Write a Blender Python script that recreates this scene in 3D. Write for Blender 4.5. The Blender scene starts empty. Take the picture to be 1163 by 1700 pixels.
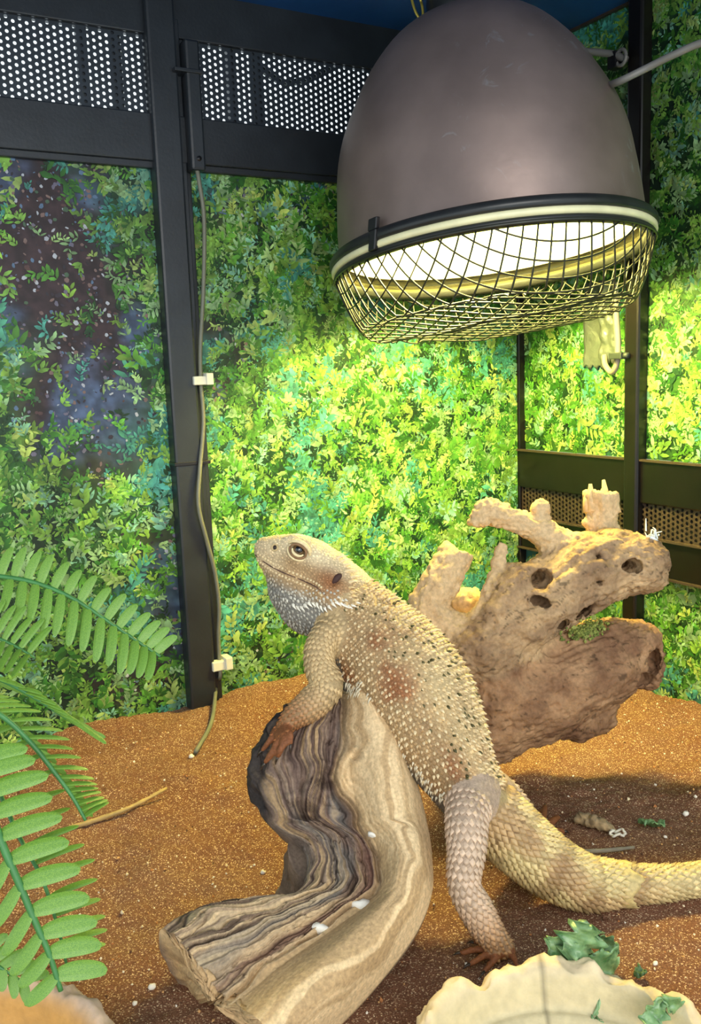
import bpy, math
import numpy as np
from mathutils import Vector, Matrix

# ------------------------------------------------------------------ camera
FPX = 1500.0                                   # focal length in pixels of the 1163 x 1700 frame
PITCH = math.atan(233 / 1500.0)
ROLL = math.radians(2.1)
CAM = np.array([0.0, 0.0, 0.39])               # 39 cm above the sand
_F = np.array([0, math.cos(PITCH), -math.sin(PITCH)])
_U0 = np.array([0, math.sin(PITCH), math.cos(PITCH)])
_R0 = np.array([1.0, 0, 0])
_R = math.cos(ROLL) * _R0 - math.sin(ROLL) * _U0
_U = math.cos(ROLL) * _U0 + math.sin(ROLL) * _R0
scene = bpy.context.scene
COL = scene.collection
cam_d = bpy.data.cameras.new('camera')
cam_d.sensor_fit = 'VERTICAL'
cam_d.sensor_height = 24.0
cam_d.lens = FPX / 1700.0 * 24.0
cam_d.clip_start = 0.01
cam = bpy.data.objects.new('camera', cam_d)
COL.objects.link(cam)
_m = Matrix(((_R[0], _U[0], -_F[0], CAM[0]), (_R[1], _U[1], -_F[1], CAM[1]), (_R[2], _U[2], -_F[2], CAM[2]), (0, 0, 0, 1)))
cam.matrix_world = _m
scene.camera = cam

# ------------------------------------------------------------------ light
WORLD_COL = (0.84, 0.95, 1.0)
WORLD_STR = 1.15
BULB_COL = (1.0, 0.79, 0.22)
BULB_STR = 310.0
w = bpy.data.worlds.new('room_light')
scene.world = w
w.use_nodes = True
bg = w.node_tree.nodes['Background']
bg.inputs[0].default_value = (*WORLD_COL, 1)
bg.inputs[1].default_value = WORLD_STR
# daylight from the shop window in the room, well behind the viewer
win = bpy.data.lights.new('room_window_offscreen', 'AREA')
win.shape = 'RECTANGLE'
win.size = 1.6
win.size_y = 1.2
win.energy = 34
win.color = (1.0, 0.95, 0.90)
wo = bpy.data.objects.new('room_window_offscreen', win)
wo.location = (0.6, -1.9, 1.15)
wo.rotation_euler = (math.radians(72), 0, math.radians(14))
COL.objects.link(wo)
vs = scene.view_settings
vs.view_transform = 'Standard'
vs.look = 'None'
vs.gamma = 1.0
vs.exposure = 0.35
vs.use_curve_mapping = False

# ------------------------------------------------------------------ helpers
rng = np.random.default_rng(7)
V3 = lambda *a: np.array(a, float)


def ray(x, y):
    return _F + (x - 581.5) / FPX * _R - (y - 850) / FPX * _U


def P(x, y, d):
    """the point of the place that the photograph shows at x, y when it stands d metres into the scene"""
    return CAM + d * ray(x, y)


def G(x, y, z=0.0):
    r = ray(x, y)
    return CAM + r * ((z - CAM[2]) / r[2])


def unit(v):
    v = np.asarray(v, float)
    return v / (np.linalg.norm(v, axis=-1, keepdims=True) + 1e-12)


def lin(*rgb):
    c = np.asarray(rgb, float) / 255.0
    return np.where(c <= 0.04045, c / 12.92, ((c + 0.055) / 1.055) ** 2.4)


def _hash(i, j, k, seed):
    h = (i.astype(np.int64) * 374761393 + j.astype(np.int64) * 668265263 + k.astype(np.int64) * 2147483647 + seed * 1274126177) & 0xFFFFFFFF
    h = ((h ^ (h >> 13)) * 1274126177) & 0xFFFFFFFF
    h = (h ^ (h >> 16)) & 0xFFFFFFFF
    return h / 2147483647.5 - 1.0


def vnoise(p, seed=0):
    p = np.asarray(p, float)
    i = np.floor(p).astype(np.int64)
    f = p - i
    f = f * f * (3 - 2 * f)
    r = 0
    for a in (0, 1):
        for b in (0, 1):
            for c in (0, 1):
                wgt = (f[:, 0] if a else 1 - f[:, 0]) * (f[:, 1] if b else 1 - f[:, 1]) * (f[:, 2] if c else 1 - f[:, 2])
                r = r + wgt * _hash(i[:, 0] + a, i[:, 1] + b, i[:, 2] + c, seed)
    return r


def fbm(p, seed=0, octv=4, gain=0.5):
    p = np.asarray(p, float)
    r = 0
    a = 1.0
    for o in range(octv):
        r = r + a * vnoise(p * 2 ** o + 17.3 * o, seed + o)
        a *= gain
    return r


def smooth01(a, b, x):
    t = np.clip((x - a) / (b - a), 0, 1)
    return t * t * (3 - 2 * t)


def catmull(pts, n=8):
    p = np.asarray(pts, float)
    p = np.vstack([2 * p[0] - p[1], p, 2 * p[-1] - p[-2]])
    out = []
    for i in range(1, len(p) - 2):
        for t in np.arange(n) / n:
            a, b, c, d = p[i - 1], p[i], p[i + 1], p[i + 2]
            out.append(0.5 * (2 * b + (c - a) * t + (2 * a - 5 * b + 4 * c - d) * t * t + (3 * b - a - 3 * c + d) * t ** 3))
    out.append(p[-2])
    return np.array(out)


# ---- materials: all node based
def material(name, col=(0.5, 0.5, 0.5), rough=0.5, metal=0.0, var=0.15, scale=40.0, bump=0.0, bscale=200.0, attr=False,
             spec=0.5, sheen=0.0, coat=0.0, trans=0.0, var_col=None, stretch=(1, 1, 1), bdist=0.001):
    m = bpy.data.materials.new(name)
    m.use_nodes = True
    nt = m.node_tree
    N, Lk = nt.nodes, nt.links
    b = N['Principled BSDF']
    b.inputs['Roughness'].default_value = rough
    b.inputs['Metallic'].default_value = metal
    b.inputs['Specular IOR Level'].default_value = spec
    b.inputs['Coat Weight'].default_value = coat
    b.inputs['Transmission Weight'].default_value = trans
    tc = N.new('ShaderNodeTexCoord')
    mp = N.new('ShaderNodeMapping')
    mp.inputs['Scale'].default_value = stretch
    Lk.new(tc.outputs['Object'], mp.inputs[0])
    no = N.new('ShaderNodeTexNoise')
    no.inputs['Scale'].default_value = scale
    no.inputs['Detail'].default_value = 6
    Lk.new(mp.outputs[0], no.inputs['Vector'])
    rp = N.new('ShaderNodeMapRange')
    rp.inputs['From Min'].default_value = 0.3
    rp.inputs['From Max'].default_value = 0.7
    Lk.new(no.outputs[0], rp.inputs['Value'])
    mx = N.new('ShaderNodeMix')
    mx.data_type = 'RGBA'
    Lk.new(rp.outputs[0], mx.inputs['Factor'])
    if attr:
        at = N.new('ShaderNodeAttribute')
        at.attribute_name = 'col'
        mul1 = N.new('ShaderNodeMix'); mul1.data_type = 'RGBA'; mul1.blend_type = 'MULTIPLY'; mul1.inputs['Factor'].default_value = 1
        mul2 = N.new('ShaderNodeMix'); mul2.data_type = 'RGBA'; mul2.blend_type = 'MULTIPLY'; mul2.inputs['Factor'].default_value = 1
        Lk.new(at.outputs['Color'], mul1.inputs[6]); mul1.inputs[7].default_value = (1 - var, 1 - var, 1 - var, 1)
        Lk.new(at.outputs['Color'], mul2.inputs[6]); mul2.inputs[7].default_value = (1 + var, 1 + var, 1 + var, 1)
        Lk.new(mul1.outputs[2], mx.inputs[6]); Lk.new(mul2.outputs[2], mx.inputs[7])
    else:
        c = np.array(col)
        c2 = np.array(var_col) if var_col is not None else np.clip(c * (1 + var), 0, 1)
        c1 = c if var_col is not None else c * (1 - var)
        mx.inputs[6].default_value = (*c1, 1)
        mx.inputs[7].default_value = (*c2, 1)
    Lk.new(mx.outputs[2], b.inputs['Base Color'])
    if bump:
        n2 = N.new('ShaderNodeTexNoise')
        n2.inputs['Scale'].default_value = bscale
        n2.inputs['Detail'].default_value = 4
        Lk.new(mp.outputs[0], n2.inputs['Vector'])
        bp = N.new('ShaderNodeBump')
        bp.inputs['Strength'].default_value = bump
        bp.inputs['Distance'].default_value = bdist
        Lk.new(n2.outputs[0], bp.inputs['Height'])
        Lk.new(bp.outputs[0], b.inputs['Normal'])
    return m


def emission(name, col, strength):
    m = bpy.data.materials.new(name)
    m.use_nodes = True
    b = m.node_tree.nodes['Principled BSDF']
    b.inputs['Base Color'].default_value = (0.8, 0.8, 0.8, 1)
    b.inputs['Emission Color'].default_value = (*col, 1)
    b.inputs['Emission Strength'].default_value = strength
    return m


# ---- mesh building
class MB:
    def __init__(s):
        s.v = []; s.f = []; s.c = []; s.n = 0

    def add(s, v, f, col=None):
        v = np.asarray(v, float)
        s.v.append(v)
        s.f += [tuple(int(i) + s.n for i in q) for q in f]
        if col is not None:
            col = np.asarray(col, float)
            s.c.append(np.broadcast_to(col, (len(v), 3)))
        s.n += len(v)
        return s

    def box(s, c, ax, ay, az, col=None):
        """box round centre c with half-axis vectors"""
        c, ax, ay, az = map(np.asarray, (c, ax, ay, az))
        v = [c + i * ax + j * ay + k * az for i in (-1, 1) for j in (-1, 1) for k in (-1, 1)]
        return s.add(v, [(0, 1, 3, 2), (4, 6, 7, 5), (0, 4, 5, 1), (2, 3, 7, 6), (0, 2, 6, 4), (1, 5, 7, 3)], col)

    def tube(s, pts, r, k=8, col=None, cap=True):
        pts = np.asarray(pts, float)
        n = len(pts)
        r = np.broadcast_to(np.asarray(r, float), (n,))
        t = unit(np.gradient(pts, axis=0))
        a = np.array([0, 0, 1.0]) if abs(t[0][2]) < 0.9 else np.array([1.0, 0, 0])
        u = unit(np.cross(t[0], a))
        vs_ = []
        for i in range(n):
            u = unit(u - t[i] * (u @ t[i]))
            w_ = np.cross(t[i], u)
            an = np.arange(k) / k * 2 * np.pi
            vs_.append(pts[i] + r[i] * (np.cos(an)[:, None] * u + np.sin(an)[:, None] * w_))
        v = np.vstack(vs_)
        f = [(i * k + j, i * k + (j + 1) % k, (i + 1) * k + (j + 1) % k, (i + 1) * k + j) for i in range(n - 1) for j in range(k)]
        if cap:
            f += [tuple(range(k - 1, -1, -1)), tuple((n - 1) * k + j for j in range(k))]
        return s.add(v, f, col)

    def grid(s, g, col=None, closed_v=False):
        """g: (nu, nv, 3)"""
        nu, nv = g.shape[:2]
        f = []
        for i in range(nu - 1):
            for j in range(nv if closed_v else nv - 1):
                j2 = (j + 1) % nv
                f.append((i * nv + j, i * nv + j2, (i + 1) * nv + j2, (i + 1) * nv + j))
        return s.add(g.reshape(-1, 3), f, None if col is None else np.asarray(col).reshape(-1, 3))

    def mesh(s, name, smooth=True):
        me = bpy.data.meshes.new(name)
        v = np.vstack(s.v)
        me.from_pydata(v.tolist(), [], s.f)
        if s.c:
            set_col(me, np.vstack(s.c))
        if smooth:
            me.shade_smooth()
        me.update()
        return me


def set_col(me, c):
    a = me.color_attributes.new('col', 'FLOAT_COLOR', 'POINT')
    rgba = np.ones((len(c), 4), np.float32)
    rgba[:, :3] = np.clip(c, 0, 1)
    a.data.foreach_set('color', rgba.ravel())


def fast_mesh(name, v, f, col=None, smooth=True):
    """v (N,3), f (M,k) arrays"""
    me = bpy.data.meshes.new(name)
    v = np.asarray(v, np.float32); f = np.asarray(f, np.int32)
    me.vertices.add(len(v)); me.vertices.foreach_set('co', v.ravel())
    k = f.shape[1]
    me.loops.add(f.size); me.loops.foreach_set('vertex_index', f.ravel())
    me.polygons.add(len(f)); me.polygons.foreach_set('loop_start', np.arange(0, f.size, k, dtype=np.int32))
    me.update(calc_edges=True)
    me.validate()
    if col is not None:
        set_col(me, col)
    if smooth:
        me.shade_smooth()
    return me


def link(name, me, mat=None, parent=None):
    o = bpy.data.objects.new(name, me)
    COL.objects.link(o)
    if mat is not None:
        me.materials.clear(); me.materials.append(mat)
    if parent is not None:
        o.parent = parent
        if parent.type == 'EMPTY':
            o.location = -Vector(parent.location)
    return o


def tag(o, label, cat=None, group=None, kind=None):
    o['label'] = label
    if cat: o['category'] = cat
    if group: o['group'] = group
    if kind: o['kind'] = kind
    return o


def thing(name, base, label, cat, group=None):
    o = bpy.data.objects.new(name, None)
    o.location = Vector(base)
    o.empty_display_size = 0.02
    COL.objects.link(o)
    return tag(o, label, cat, group)


def structure(name, base, label):
    o = bpy.data.objects.new(name, None)
    o.location = Vector(base)
    COL.objects.link(o)
    o['label'] = label; o['kind'] = 'structure'
    return o


# ---- distance fields and surface nets
class Field:
    def __init__(s, lo, hi, h):
        s.lo = np.asarray(lo, float); s.h = h
        s.n = np.ceil((np.asarray(hi) - s.lo) / h).astype(int) + 1
        s.F = np.full(s.n, 0.05, np.float32)

    def _box(s, a, b):
        i0 = np.clip(np.floor((np.asarray(a) - s.lo) / s.h).astype(int), 0, s.n - 1)
        i1 = np.clip(np.ceil((np.asarray(b) - s.lo) / s.h).astype(int) + 1, 1, s.n)
        sl = tuple(slice(i0[k], i1[k]) for k in range(3))
        ax = [(s.lo[k] + s.h * np.arange(i0[k], i1[k])).astype(np.float32) for k in range(3)]
        return sl, ax[0][:, None, None], ax[1][None, :, None], ax[2][None, None, :]

    @staticmethod
    def smin(a, b, k):
        if k <= 0: return np.minimum(a, b)
        hh = np.maximum(k - np.abs(a - b), 0) / k
        return np.minimum(a, b) - hh * hh * k * 0.25

    def chain(s, pr, k=0.01):
        """pr: (n,4) positions and radii; union of tapering capsules, blended into the field over k"""
        pr = np.asarray(pr, float)
        m = pr[:, 3].max() + k + 3 * s.h
        lo = (pr[:, :3]).min(0) - m; hi = pr[:, :3].max(0) + m
        sl, _, _, _ = s._box(lo, hi)
        T = np.full(s.F[sl].shape, 0.05, np.float32)
        off = [q.start for q in sl]
        for a, b in zip(pr[:-1], pr[1:]):
            mm = max(a[3], b[3]) + k + 3 * s.h
            q, X, Y, Z = s._box(np.minimum(a[:3], b[:3]) - mm, np.maximum(a[:3], b[:3]) + mm)
            loc = tuple(slice(q[i].start - off[i], q[i].stop - off[i]) for i in range(3))
            ba = b[:3] - a[:3]
            t = ((X - a[0]) * ba[0] + (Y - a[1]) * ba[1] + (Z - a[2]) * ba[2]) / (ba @ ba + 1e-12)
            t = np.clip(t, 0, 1)
            d = np.sqrt((X - a[0] - t * ba[0]) ** 2 + (Y - a[1] - t * ba[1]) ** 2 + (Z - a[2] - t * ba[2]) ** 2) - (a[3] + t * (b[3] - a[3]))
            T[loc] = np.minimum(T[loc], d)
        s.F[sl] = s.smin(s.F[sl], T, k)
        return s

    def ell(s, c, axes, rad, k=0.006, sub=False):
        """ellipsoid: axes rows are unit vectors; sub = carve it away"""
        c = np.asarray(c); axes = np.asarray(axes); rad = np.asarray(rad, float)
        m = rad.max() + k + 3 * s.h
        sl, X, Y, Z = s._box(c - m, c + m)
        q = 0; g = 0
        for a, r in zip(axes, rad):
            u = (X - c[0]) * a[0] + (Y - c[1]) * a[1] + (Z - c[2]) * a[2]
            q = q + (u / r) ** 2; g = g + (u / r ** 2) ** 2
        q = np.sqrt(q); g = np.sqrt(g) + 1e-9
        d = q * (q - 1) / g
        if sub:
            s.F[sl] = -s.smin(-s.F[sl], d.astype(np.float32), k)
        else:
            s.F[sl] = s.smin(s.F[sl], d.astype(np.float32), k)
        return s

    def sample(s, p):
        q = (np.asarray(p) - s.lo) / s.h
        q = np.clip(q, 0, s.n - 1.001)
        i = np.floor(q).astype(int); f = q - i
        r = 0
        for a in (0, 1):
            for b in (0, 1):
                for c in (0, 1):
                    wg = (f[..., 0] if a else 1 - f[..., 0]) * (f[..., 1] if b else 1 - f[..., 1]) * (f[..., 2] if c else 1 - f[..., 2])
                    r = r + wg * s.F[i[..., 0] + a, i[..., 1] + b, i[..., 2] + c]
        return r

    def normal(s, p):
        e = s.h
        p = np.asarray(p)
        g = np.stack([s.sample(p + e * np.eye(3)[k]) - s.sample(p - e * np.eye(3)[k]) for k in range(3)], -1)
        return unit(g)

    def out(s, o, d, far=0.08, n=90):
        """from points o inside, walk along unit directions d to the surface"""
        t = np.linspace(0, far, n)
        vals = s.sample(o[:, None, :] + d[:, None, :] * t[None, :, None])
        neg = vals < 0
        last = n - 1 - np.argmax(neg[:, ::-1], axis=1)
        # first exit after the start
        ex = np.argmax(~neg, axis=1)
        ok = neg[:, 0] & (ex > 0)
        a = np.clip(ex - 1, 0, n - 1)
        va = vals[np.arange(len(o)), a]; vb = vals[np.arange(len(o)), ex]
        tt = t[a] + (t[1] - t[0]) * va / (va - vb - 1e-12)
        return o + d * tt[:, None], ok

    def hit(s, x, y, near=0.4, far=1.1):
        t = np.arange(near, far, 0.0004)
        p = CAM + t[:, None] * ray(x, y)
        vals = s.sample(p)
        vals = np.where(((p < s.lo) | (p > s.lo + s.h * (s.n - 1))).any(1), 1, vals)
        i = np.argmax(vals < 0)
        return p[i]

    def nets(s):
        F = s.F
        S = F < 0
        c = [S[a:S.shape[0] - 1 + a, b:S.shape[1] - 1 + b, d:S.shape[2] - 1 + d] for a in (0, 1) for b in (0, 1) for d in (0, 1)]
        anyc = c[0].copy(); allc = c[0].copy()
        for q in c[1:]:
            anyc |= q; allc &= q
        act = anyc & ~allc
        idx = np.argwhere(act)
        ids = np.full(act.shape, -1, np.int32)
        ids[act] = np.arange(len(idx))
        cor = np.array([(a, b, d) for a in (0, 1) for b in (0, 1) for d in (0, 1)])
        val = np.stack([F[idx[:, 0] + a, idx[:, 1] + b, idx[:, 2] + d] for a, b, d in cor], 1)
        acc = np.zeros((len(idx), 3)); cnt = np.zeros(len(idx))
        for i in range(8):
            for j in range(i + 1, 8):
                if np.abs(cor[i] - cor[j]).sum() != 1: continue
                x = (val[:, i] < 0) != (val[:, j] < 0)
                t = val[:, i] / (val[:, i] - val[:, j] + 1e-20)
                acc[x] += (cor[i] + t[:, None] * (cor[j] - cor[i]))[x]
                cnt[x] += 1
        v = s.lo + s.h * (idx + acc / cnt[:, None])
        faces = []
        for ax in range(3):
            sl0 = [slice(1, -1)] * 3; sl1 = [slice(1, -1)] * 3
            sl0[ax] = slice(0, -1); sl1[ax] = slice(1, None)
            A = S[tuple(sl0)]; B = S[tuple(sl1)]
            e = np.argwhere(A != B)
            inside = A[tuple(e.T)]
            e = e + np.array([0 if k == ax else 1 for k in range(3)])
            u, w_ = [(1, 2), (2, 0), (0, 1)][ax]
            du = np.zeros(3, int); du[u] = 1
            dw = np.zeros(3, int); dw[w_] = 1
            g = lambda q: ids[q[:, 0], q[:, 1], q[:, 2]]
            quad = np.stack([g(e - du - dw), g(e - dw), g(e), g(e - du)], 1)
            quad[~inside] = quad[~inside][:, ::-1]
            faces.append(quad)
        f = np.vstack(faces)
        f = f[(f >= 0).all(1)]
        return v, f


def relax(v, f, it=2, lam=0.5):
    e = np.vstack([f[:, [0, 1]], f[:, [1, 2]], f[:, [2, 3]], f[:, [3, 0]]])
    for _ in range(it):
        acc = np.zeros_like(v); cnt = np.zeros(len(v))
        for a, b in ((0, 1), (1, 0)):
            for k in range(3):
                acc[:, k] += np.bincount(e[:, a], v[e[:, b], k], len(v))
            cnt += np.bincount(e[:, a], minlength=len(v))
        v = v + lam * (acc / np.maximum(cnt, 1)[:, None] - v)
    return v


def vnormals(v, f):
    n = np.cross(v[f[:, 2]] - v[f[:, 0]], v[f[:, 3]] - v[f[:, 1]]) if f.shape[1] == 4 else np.cross(v[f[:, 1]] - v[f[:, 0]], v[f[:, 2]] - v[f[:, 0]])
    r = np.zeros_like(v)
    for k in range(3):
        for c in range(f.shape[1]):
            r[:, k] += np.bincount(f[:, c], n[:, k], len(v))
    return unit(r)


def pr(list4):
    """pixel x, y, depth, radius in pixels -> position and radius in metres"""
    return np.array([np.append(P(x, y, d), r * d / FPX) for x, y, d, r in list4])

# ------------------------------------------------------------------ materials
MAT = dict(
    black_metal=material('black_painted_metal', lin(34, 39, 44), 0.4, 0.0, 0.25, 25, 0.15, 300),
    ceiling=material('navy_ceiling', lin(22, 76, 136), 0.5, 0.0, 0.25, 12),  # one even navy over the whole ceiling
    perf=material('grey_perforated_metal', lin(44, 52, 60), 0.45, 0.2, 0.15, 40),
    brown_metal=material('dark_brown_metal', lin(18, 15, 13), 0.3, 0.0, 0.3, 30),
    grille=material('brown_grille_metal', lin(74, 62, 50), 0.45, 0.2, 0.2, 60),
    print=material('printed_foliage_laminate', rough=0.5, attr=True, var=0.18, scale=120, spec=0.4),
    cable=material('grey_cable_rubber', lin(120, 118, 112), 0.45, 0, 0.1, 30),
    dark_cable=material('dark_cable_rubber', lin(52, 62, 56), 0.5, 0, 0.15, 40),
    yellow_cable=material('beige_cable_rubber', lin(150, 144, 124), 0.5, 0, 0.15, 40),
    white_plastic=material('white_plastic', lin(225, 225, 205), 0.45, 0, 0.08, 60),
    black_plastic=material('black_plastic', lin(24, 24, 26), 0.4, 0, 0.2, 60),
)

# ------------------------------------------------------------------ the enclosure
K = V3(0.25, 1.29, 0)                          # far corner
LW = V3(0.868, 0.4966, 0)                      # along the long wall, towards the corner
RW = V3(0.4966, -0.868, 0)                     # along the short wall, from the corner towards the viewer
NL = RW.copy()                                 # inward normal of the long wall
NR = -LW                                       # inward normal of the short wall
UP = V3(0, 0, 1)
CEIL = 0.80


def on_left(t, z, o=0.0): return K - t * LW + UP * z + NL * o
def on_right(s_, z, o=0.0): return K + s_ * RW + UP * z + NR * o


def plane_hit(x, y, n):
    r = ray(x, y)
    return CAM + r * (((K - CAM) @ n) / (r @ n))


def left_tz(x, y):
    q = plane_hit(x, y, NL) - K
    return -(q @ LW), q[2]


def right_sz(x, y):
    q = plane_hit(x, y, NR) - K
    return q @ RW, q[2]


def wall_box(mb, at, a0, a1, z0, z1, o0, o1):
    """box on a wall: a0..a1 along it, z0..z1, o0..o1 out of it"""
    if at is on_left: al, nn = -LW, NL
    else: al, nn = RW, NR
    c = at((a0 + a1) / 2, (z0 + z1) / 2, (o0 + o1) / 2)
    return mb.box(c, al * (a1 - a0) / 2, nn * (o1 - o0) / 2, UP * (z1 - z0) / 2)


def bevelled(o, wd=0.0015, seg=2):
    b = o.modifiers.new('bevel', 'BEVEL'); b.width = wd; b.segments = seg; b.limit_method = 'ANGLE'
    return o


# ---- the sand
def sand_height(p):
    z = 0.010 * fbm(np.c_[p[:, 0] * 5, p[:, 1] * 5, 0 * p[:, 0]], 3, 3) + 0.0040 * fbm(np.c_[p[:, 0] * 24, p[:, 1] * 30, 0 * p[:, 0]], 9, 3)
    d = p[:, :2] - K[:2]
    s_ = d @ RW[:2]; t = -(d @ LW[:2])
    z = z - 0.018 * smooth01(0.35, 0.0, t) * smooth01(0.6, 0.2, s_)           # a little lower by the short wall
    z = z + 0.012 * smooth01(0.12, 0.0, np.abs(t - 0.33)) * smooth01(0.25, 0.0, s_)
    # flattened where the things stand
    flat = np.clip(smooth01(0.30, 0.12, np.hypot(p[:, 0] - 0.10, p[:, 1] - 0.60)) + smooth01(0.2, 0.1, np.hypot(p[:, 0] + 0.05, p[:, 1] - 0.5)), 0, 1)
    return z * (1 - 0.75 * flat)


tt, ss = np.meshgrid(np.linspace(-0.02, 1.30, 520), np.linspace(-0.02, 0.86, 350), indexing='ij')
sp = K[None, :2] - tt.reshape(-1, 1) * LW[None, :2] + ss.reshape(-1, 1) * RW[None, :2]
sz = sand_height(sp) + 0.0009 * vnoise(np.c_[sp * 160, 0 * sp[:, :1]], 31) + 0.0007 * vnoise(np.c_[sp * 330, 0 * sp[:, :1]], 32)
nu, nv = tt.shape
ii, jj = np.meshgrid(np.arange(nu - 1), np.arange(nv - 1), indexing='ij')
a = (ii * nv + jj).ravel()
sf = np.stack([a, a + 1, a + nv + 1, a + nv], 1)
sand_me = fast_mesh('floor', np.c_[sp, sz], sf[:, ::-1])


def sand_material():
    m = material('orange_brown_sand', lin(94, 63, 49), 0.95, 0, 0.2, 1200, 0.9, 900, spec=0.15, var_col=lin(156, 116, 88), bdist=0.0016)
    nt = m.node_tree; N, Lk = nt.nodes, nt.links
    b = N['Principled BSDF']
    src = b.inputs['Base Color'].links[0].from_socket
    tc = [n for n in N if n.type == 'TEX_COORD'][0]
    n3 = N.new('ShaderNodeTexNoise'); n3.inputs['Scale'].default_value = 7; n3.inputs['Detail'].default_value = 5
    Lk.new(tc.outputs['Object'], n3.inputs['Vector'])
    r3 = N.new('ShaderNodeMapRange'); r3.inputs['From Min'].default_value = 0.35; r3.inputs['From Max'].default_value = 0.65
    Lk.new(n3.outputs[0], r3.inputs['Value'])
    mm = N.new('ShaderNodeMix'); mm.data_type = 'RGBA'; mm.blend_type = 'MULTIPLY'
    mm.inputs[7].default_value = (0.84, 0.70, 0.64, 1)
    Lk.new(r3.outputs[0], mm.inputs['Factor']); Lk.new(src, mm.inputs[6])
    vo = N.new('ShaderNodeTexVoronoi'); vo.inputs['Scale'].default_value = 1300
    Lk.new(tc.outputs['Object'], vo.inputs['Vector'])
    r4 = N.new('ShaderNodeMapRange'); r4.inputs['From Min'].default_value = 0.85; r4.inputs['From Max'].default_value = 0.95
    sep = N.new('ShaderNodeSeparateColor'); Lk.new(vo.outputs['Color'], sep.inputs[0]); Lk.new(sep.outputs[0], r4.inputs['Value'])
    m5 = N.new('ShaderNodeMix'); m5.data_type = 'RGBA'
    m5.inputs[7].default_value = (*lin(216, 186, 148), 1)
    Lk.new(r4.outputs[0], m5.inputs['Factor']); Lk.new(mm.outputs[2], m5.inputs[6])
    Lk.new(m5.outputs[2], b.inputs['Base Color'])
    return m


floor = link('floor', sand_me, sand_material())
tag(floor, 'orange-brown coarse sand covering the bottom of the reptile enclosure', kind='structure')


def SZ(x, y): return float(sand_height(np.array([[x, y]]))[0])


# ---- ceiling
ceil = MB()
c0 = K - 0.64 * LW + 0.42 * RW
ceil.box(c0 + UP * (CEIL + 0.01), LW * 0.70, RW * 0.47, UP * 0.01)
ceiling = link('ceiling', ceil.mesh('ceiling', False), MAT['ceiling'])
tag(ceiling, 'dark navy ceiling of the enclosure', kind='structure')

# ---- long wall with its two printed panels, posts, bars and perforated strip
wall_left = structure('wall_left', on_left(0.6, 0), 'long wall of printed foliage panels in a black metal frame')


def wpart(name, at, a0, a1, z0, z1, o0, o1, mat, parent, bev=0.0015):
    o = link(name, wall_box(MB(), at, a0, a1, z0, z1, o0, o1).mesh(name, False), MAT[mat], parent)
    return bevelled(o, bev) if bev else o


BAR0, BAR1, PERF1 = 0.622, 0.670, 0.752
# post position from the photograph, measured on the wall plane
TP = left_tz(300, 620)[0]


def perforated(name, at, a0, a1, z0, z1, off, pitch_a, pitch_z, r, mat, parent, th=0.0012):
    """sheet with real round holes, staggered column by column"""
    na = int(round((a1 - a0) / pitch_a)); nz = int(round((z1 - z0) / pitch_z))
    pa = (a1 - a0) / na; pz = (z1 - z0) / nz
    V = []; Fc = []; n = 0
    an = (np.arange(8) + 0.5) / 8 * 2 * np.pi
    for i in range(na):
        sh = 0.5 * pz if i % 2 else 0
        ca = a0 + (i + 0.5) * pa
        for j in range(nz + (1 if sh == 0 else 0)):
            cz = z0 + (j + 0.5) * pz + sh - 0.5 * pz * (1 if sh == 0 else 0) + (0 if sh == 0 else -0.0)
            if sh: cz = z0 + (j + 0.5) * pz
            else: cz = z0 + j * pz
            lo_, hi_ = max(cz - pz / 2, z0), min(cz + pz / 2, z1)
            full = lo_ == cz - pz / 2 and hi_ == cz + pz / 2
            outer = [(ca + pa / 2 * sx, cz + pz / 2 * sy) for sx, sy in ((1, .41), (.41, 1), (-.41, 1), (-1, .41), (-1, -.41), (-.41, -1), (.41, -1), (1, -.41))]
            corner = [(ca + pa / 2 * sx, (hi_ if sy > 0 else lo_)) for sx, sy in ((1, 1), (-1, 1), (-1, -1), (1, -1))]
            if not full:
                V += [at(p_[0], p_[1], off) for p_ in corner]; Fc.append((n, n + 1, n + 2, n + 3)); n += 4
                continue
            inner = [(ca + r * math.cos(q), cz + r * math.sin(q)) for q in an]
            # outer ring vertices 8, inner 8, corners 4
            ring = []
            for q in an:
                k_ = 1 / max(abs(math.cos(q)) / (pa / 2), abs(math.sin(q)) / (pz / 2))
                ring.append((ca + k_ * math.cos(q), cz + k_ * math.sin(q)))
            V += [at(p_[0], p_[1], off) for p_ in inner + ring + corner]
            for q in range(8):
                Fc.append((n + q, n + 8 + q, n + 8 + (q + 1) % 8, n + (q + 1) % 8))
            for q, cc in ((0, 0), (2, 1), (4, 2), (6, 3)):
                Fc.append((n + 8 + q, n + 16 + cc, n + 8 + (q + 1) % 8, n + 8 + (q + 1) % 8))
            n += 20
    mb = MB(); mb.v.append(np.array(V)); mb.f = [tuple(dict.fromkeys(q)) for q in Fc]; mb.n = n
    o = link(name, mb.mesh(name, False), MAT[mat], parent)
    sd = o.modifiers.new('solid', 'SOLIDIFY'); sd.thickness = th; sd.offset = 0
    return o


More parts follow.
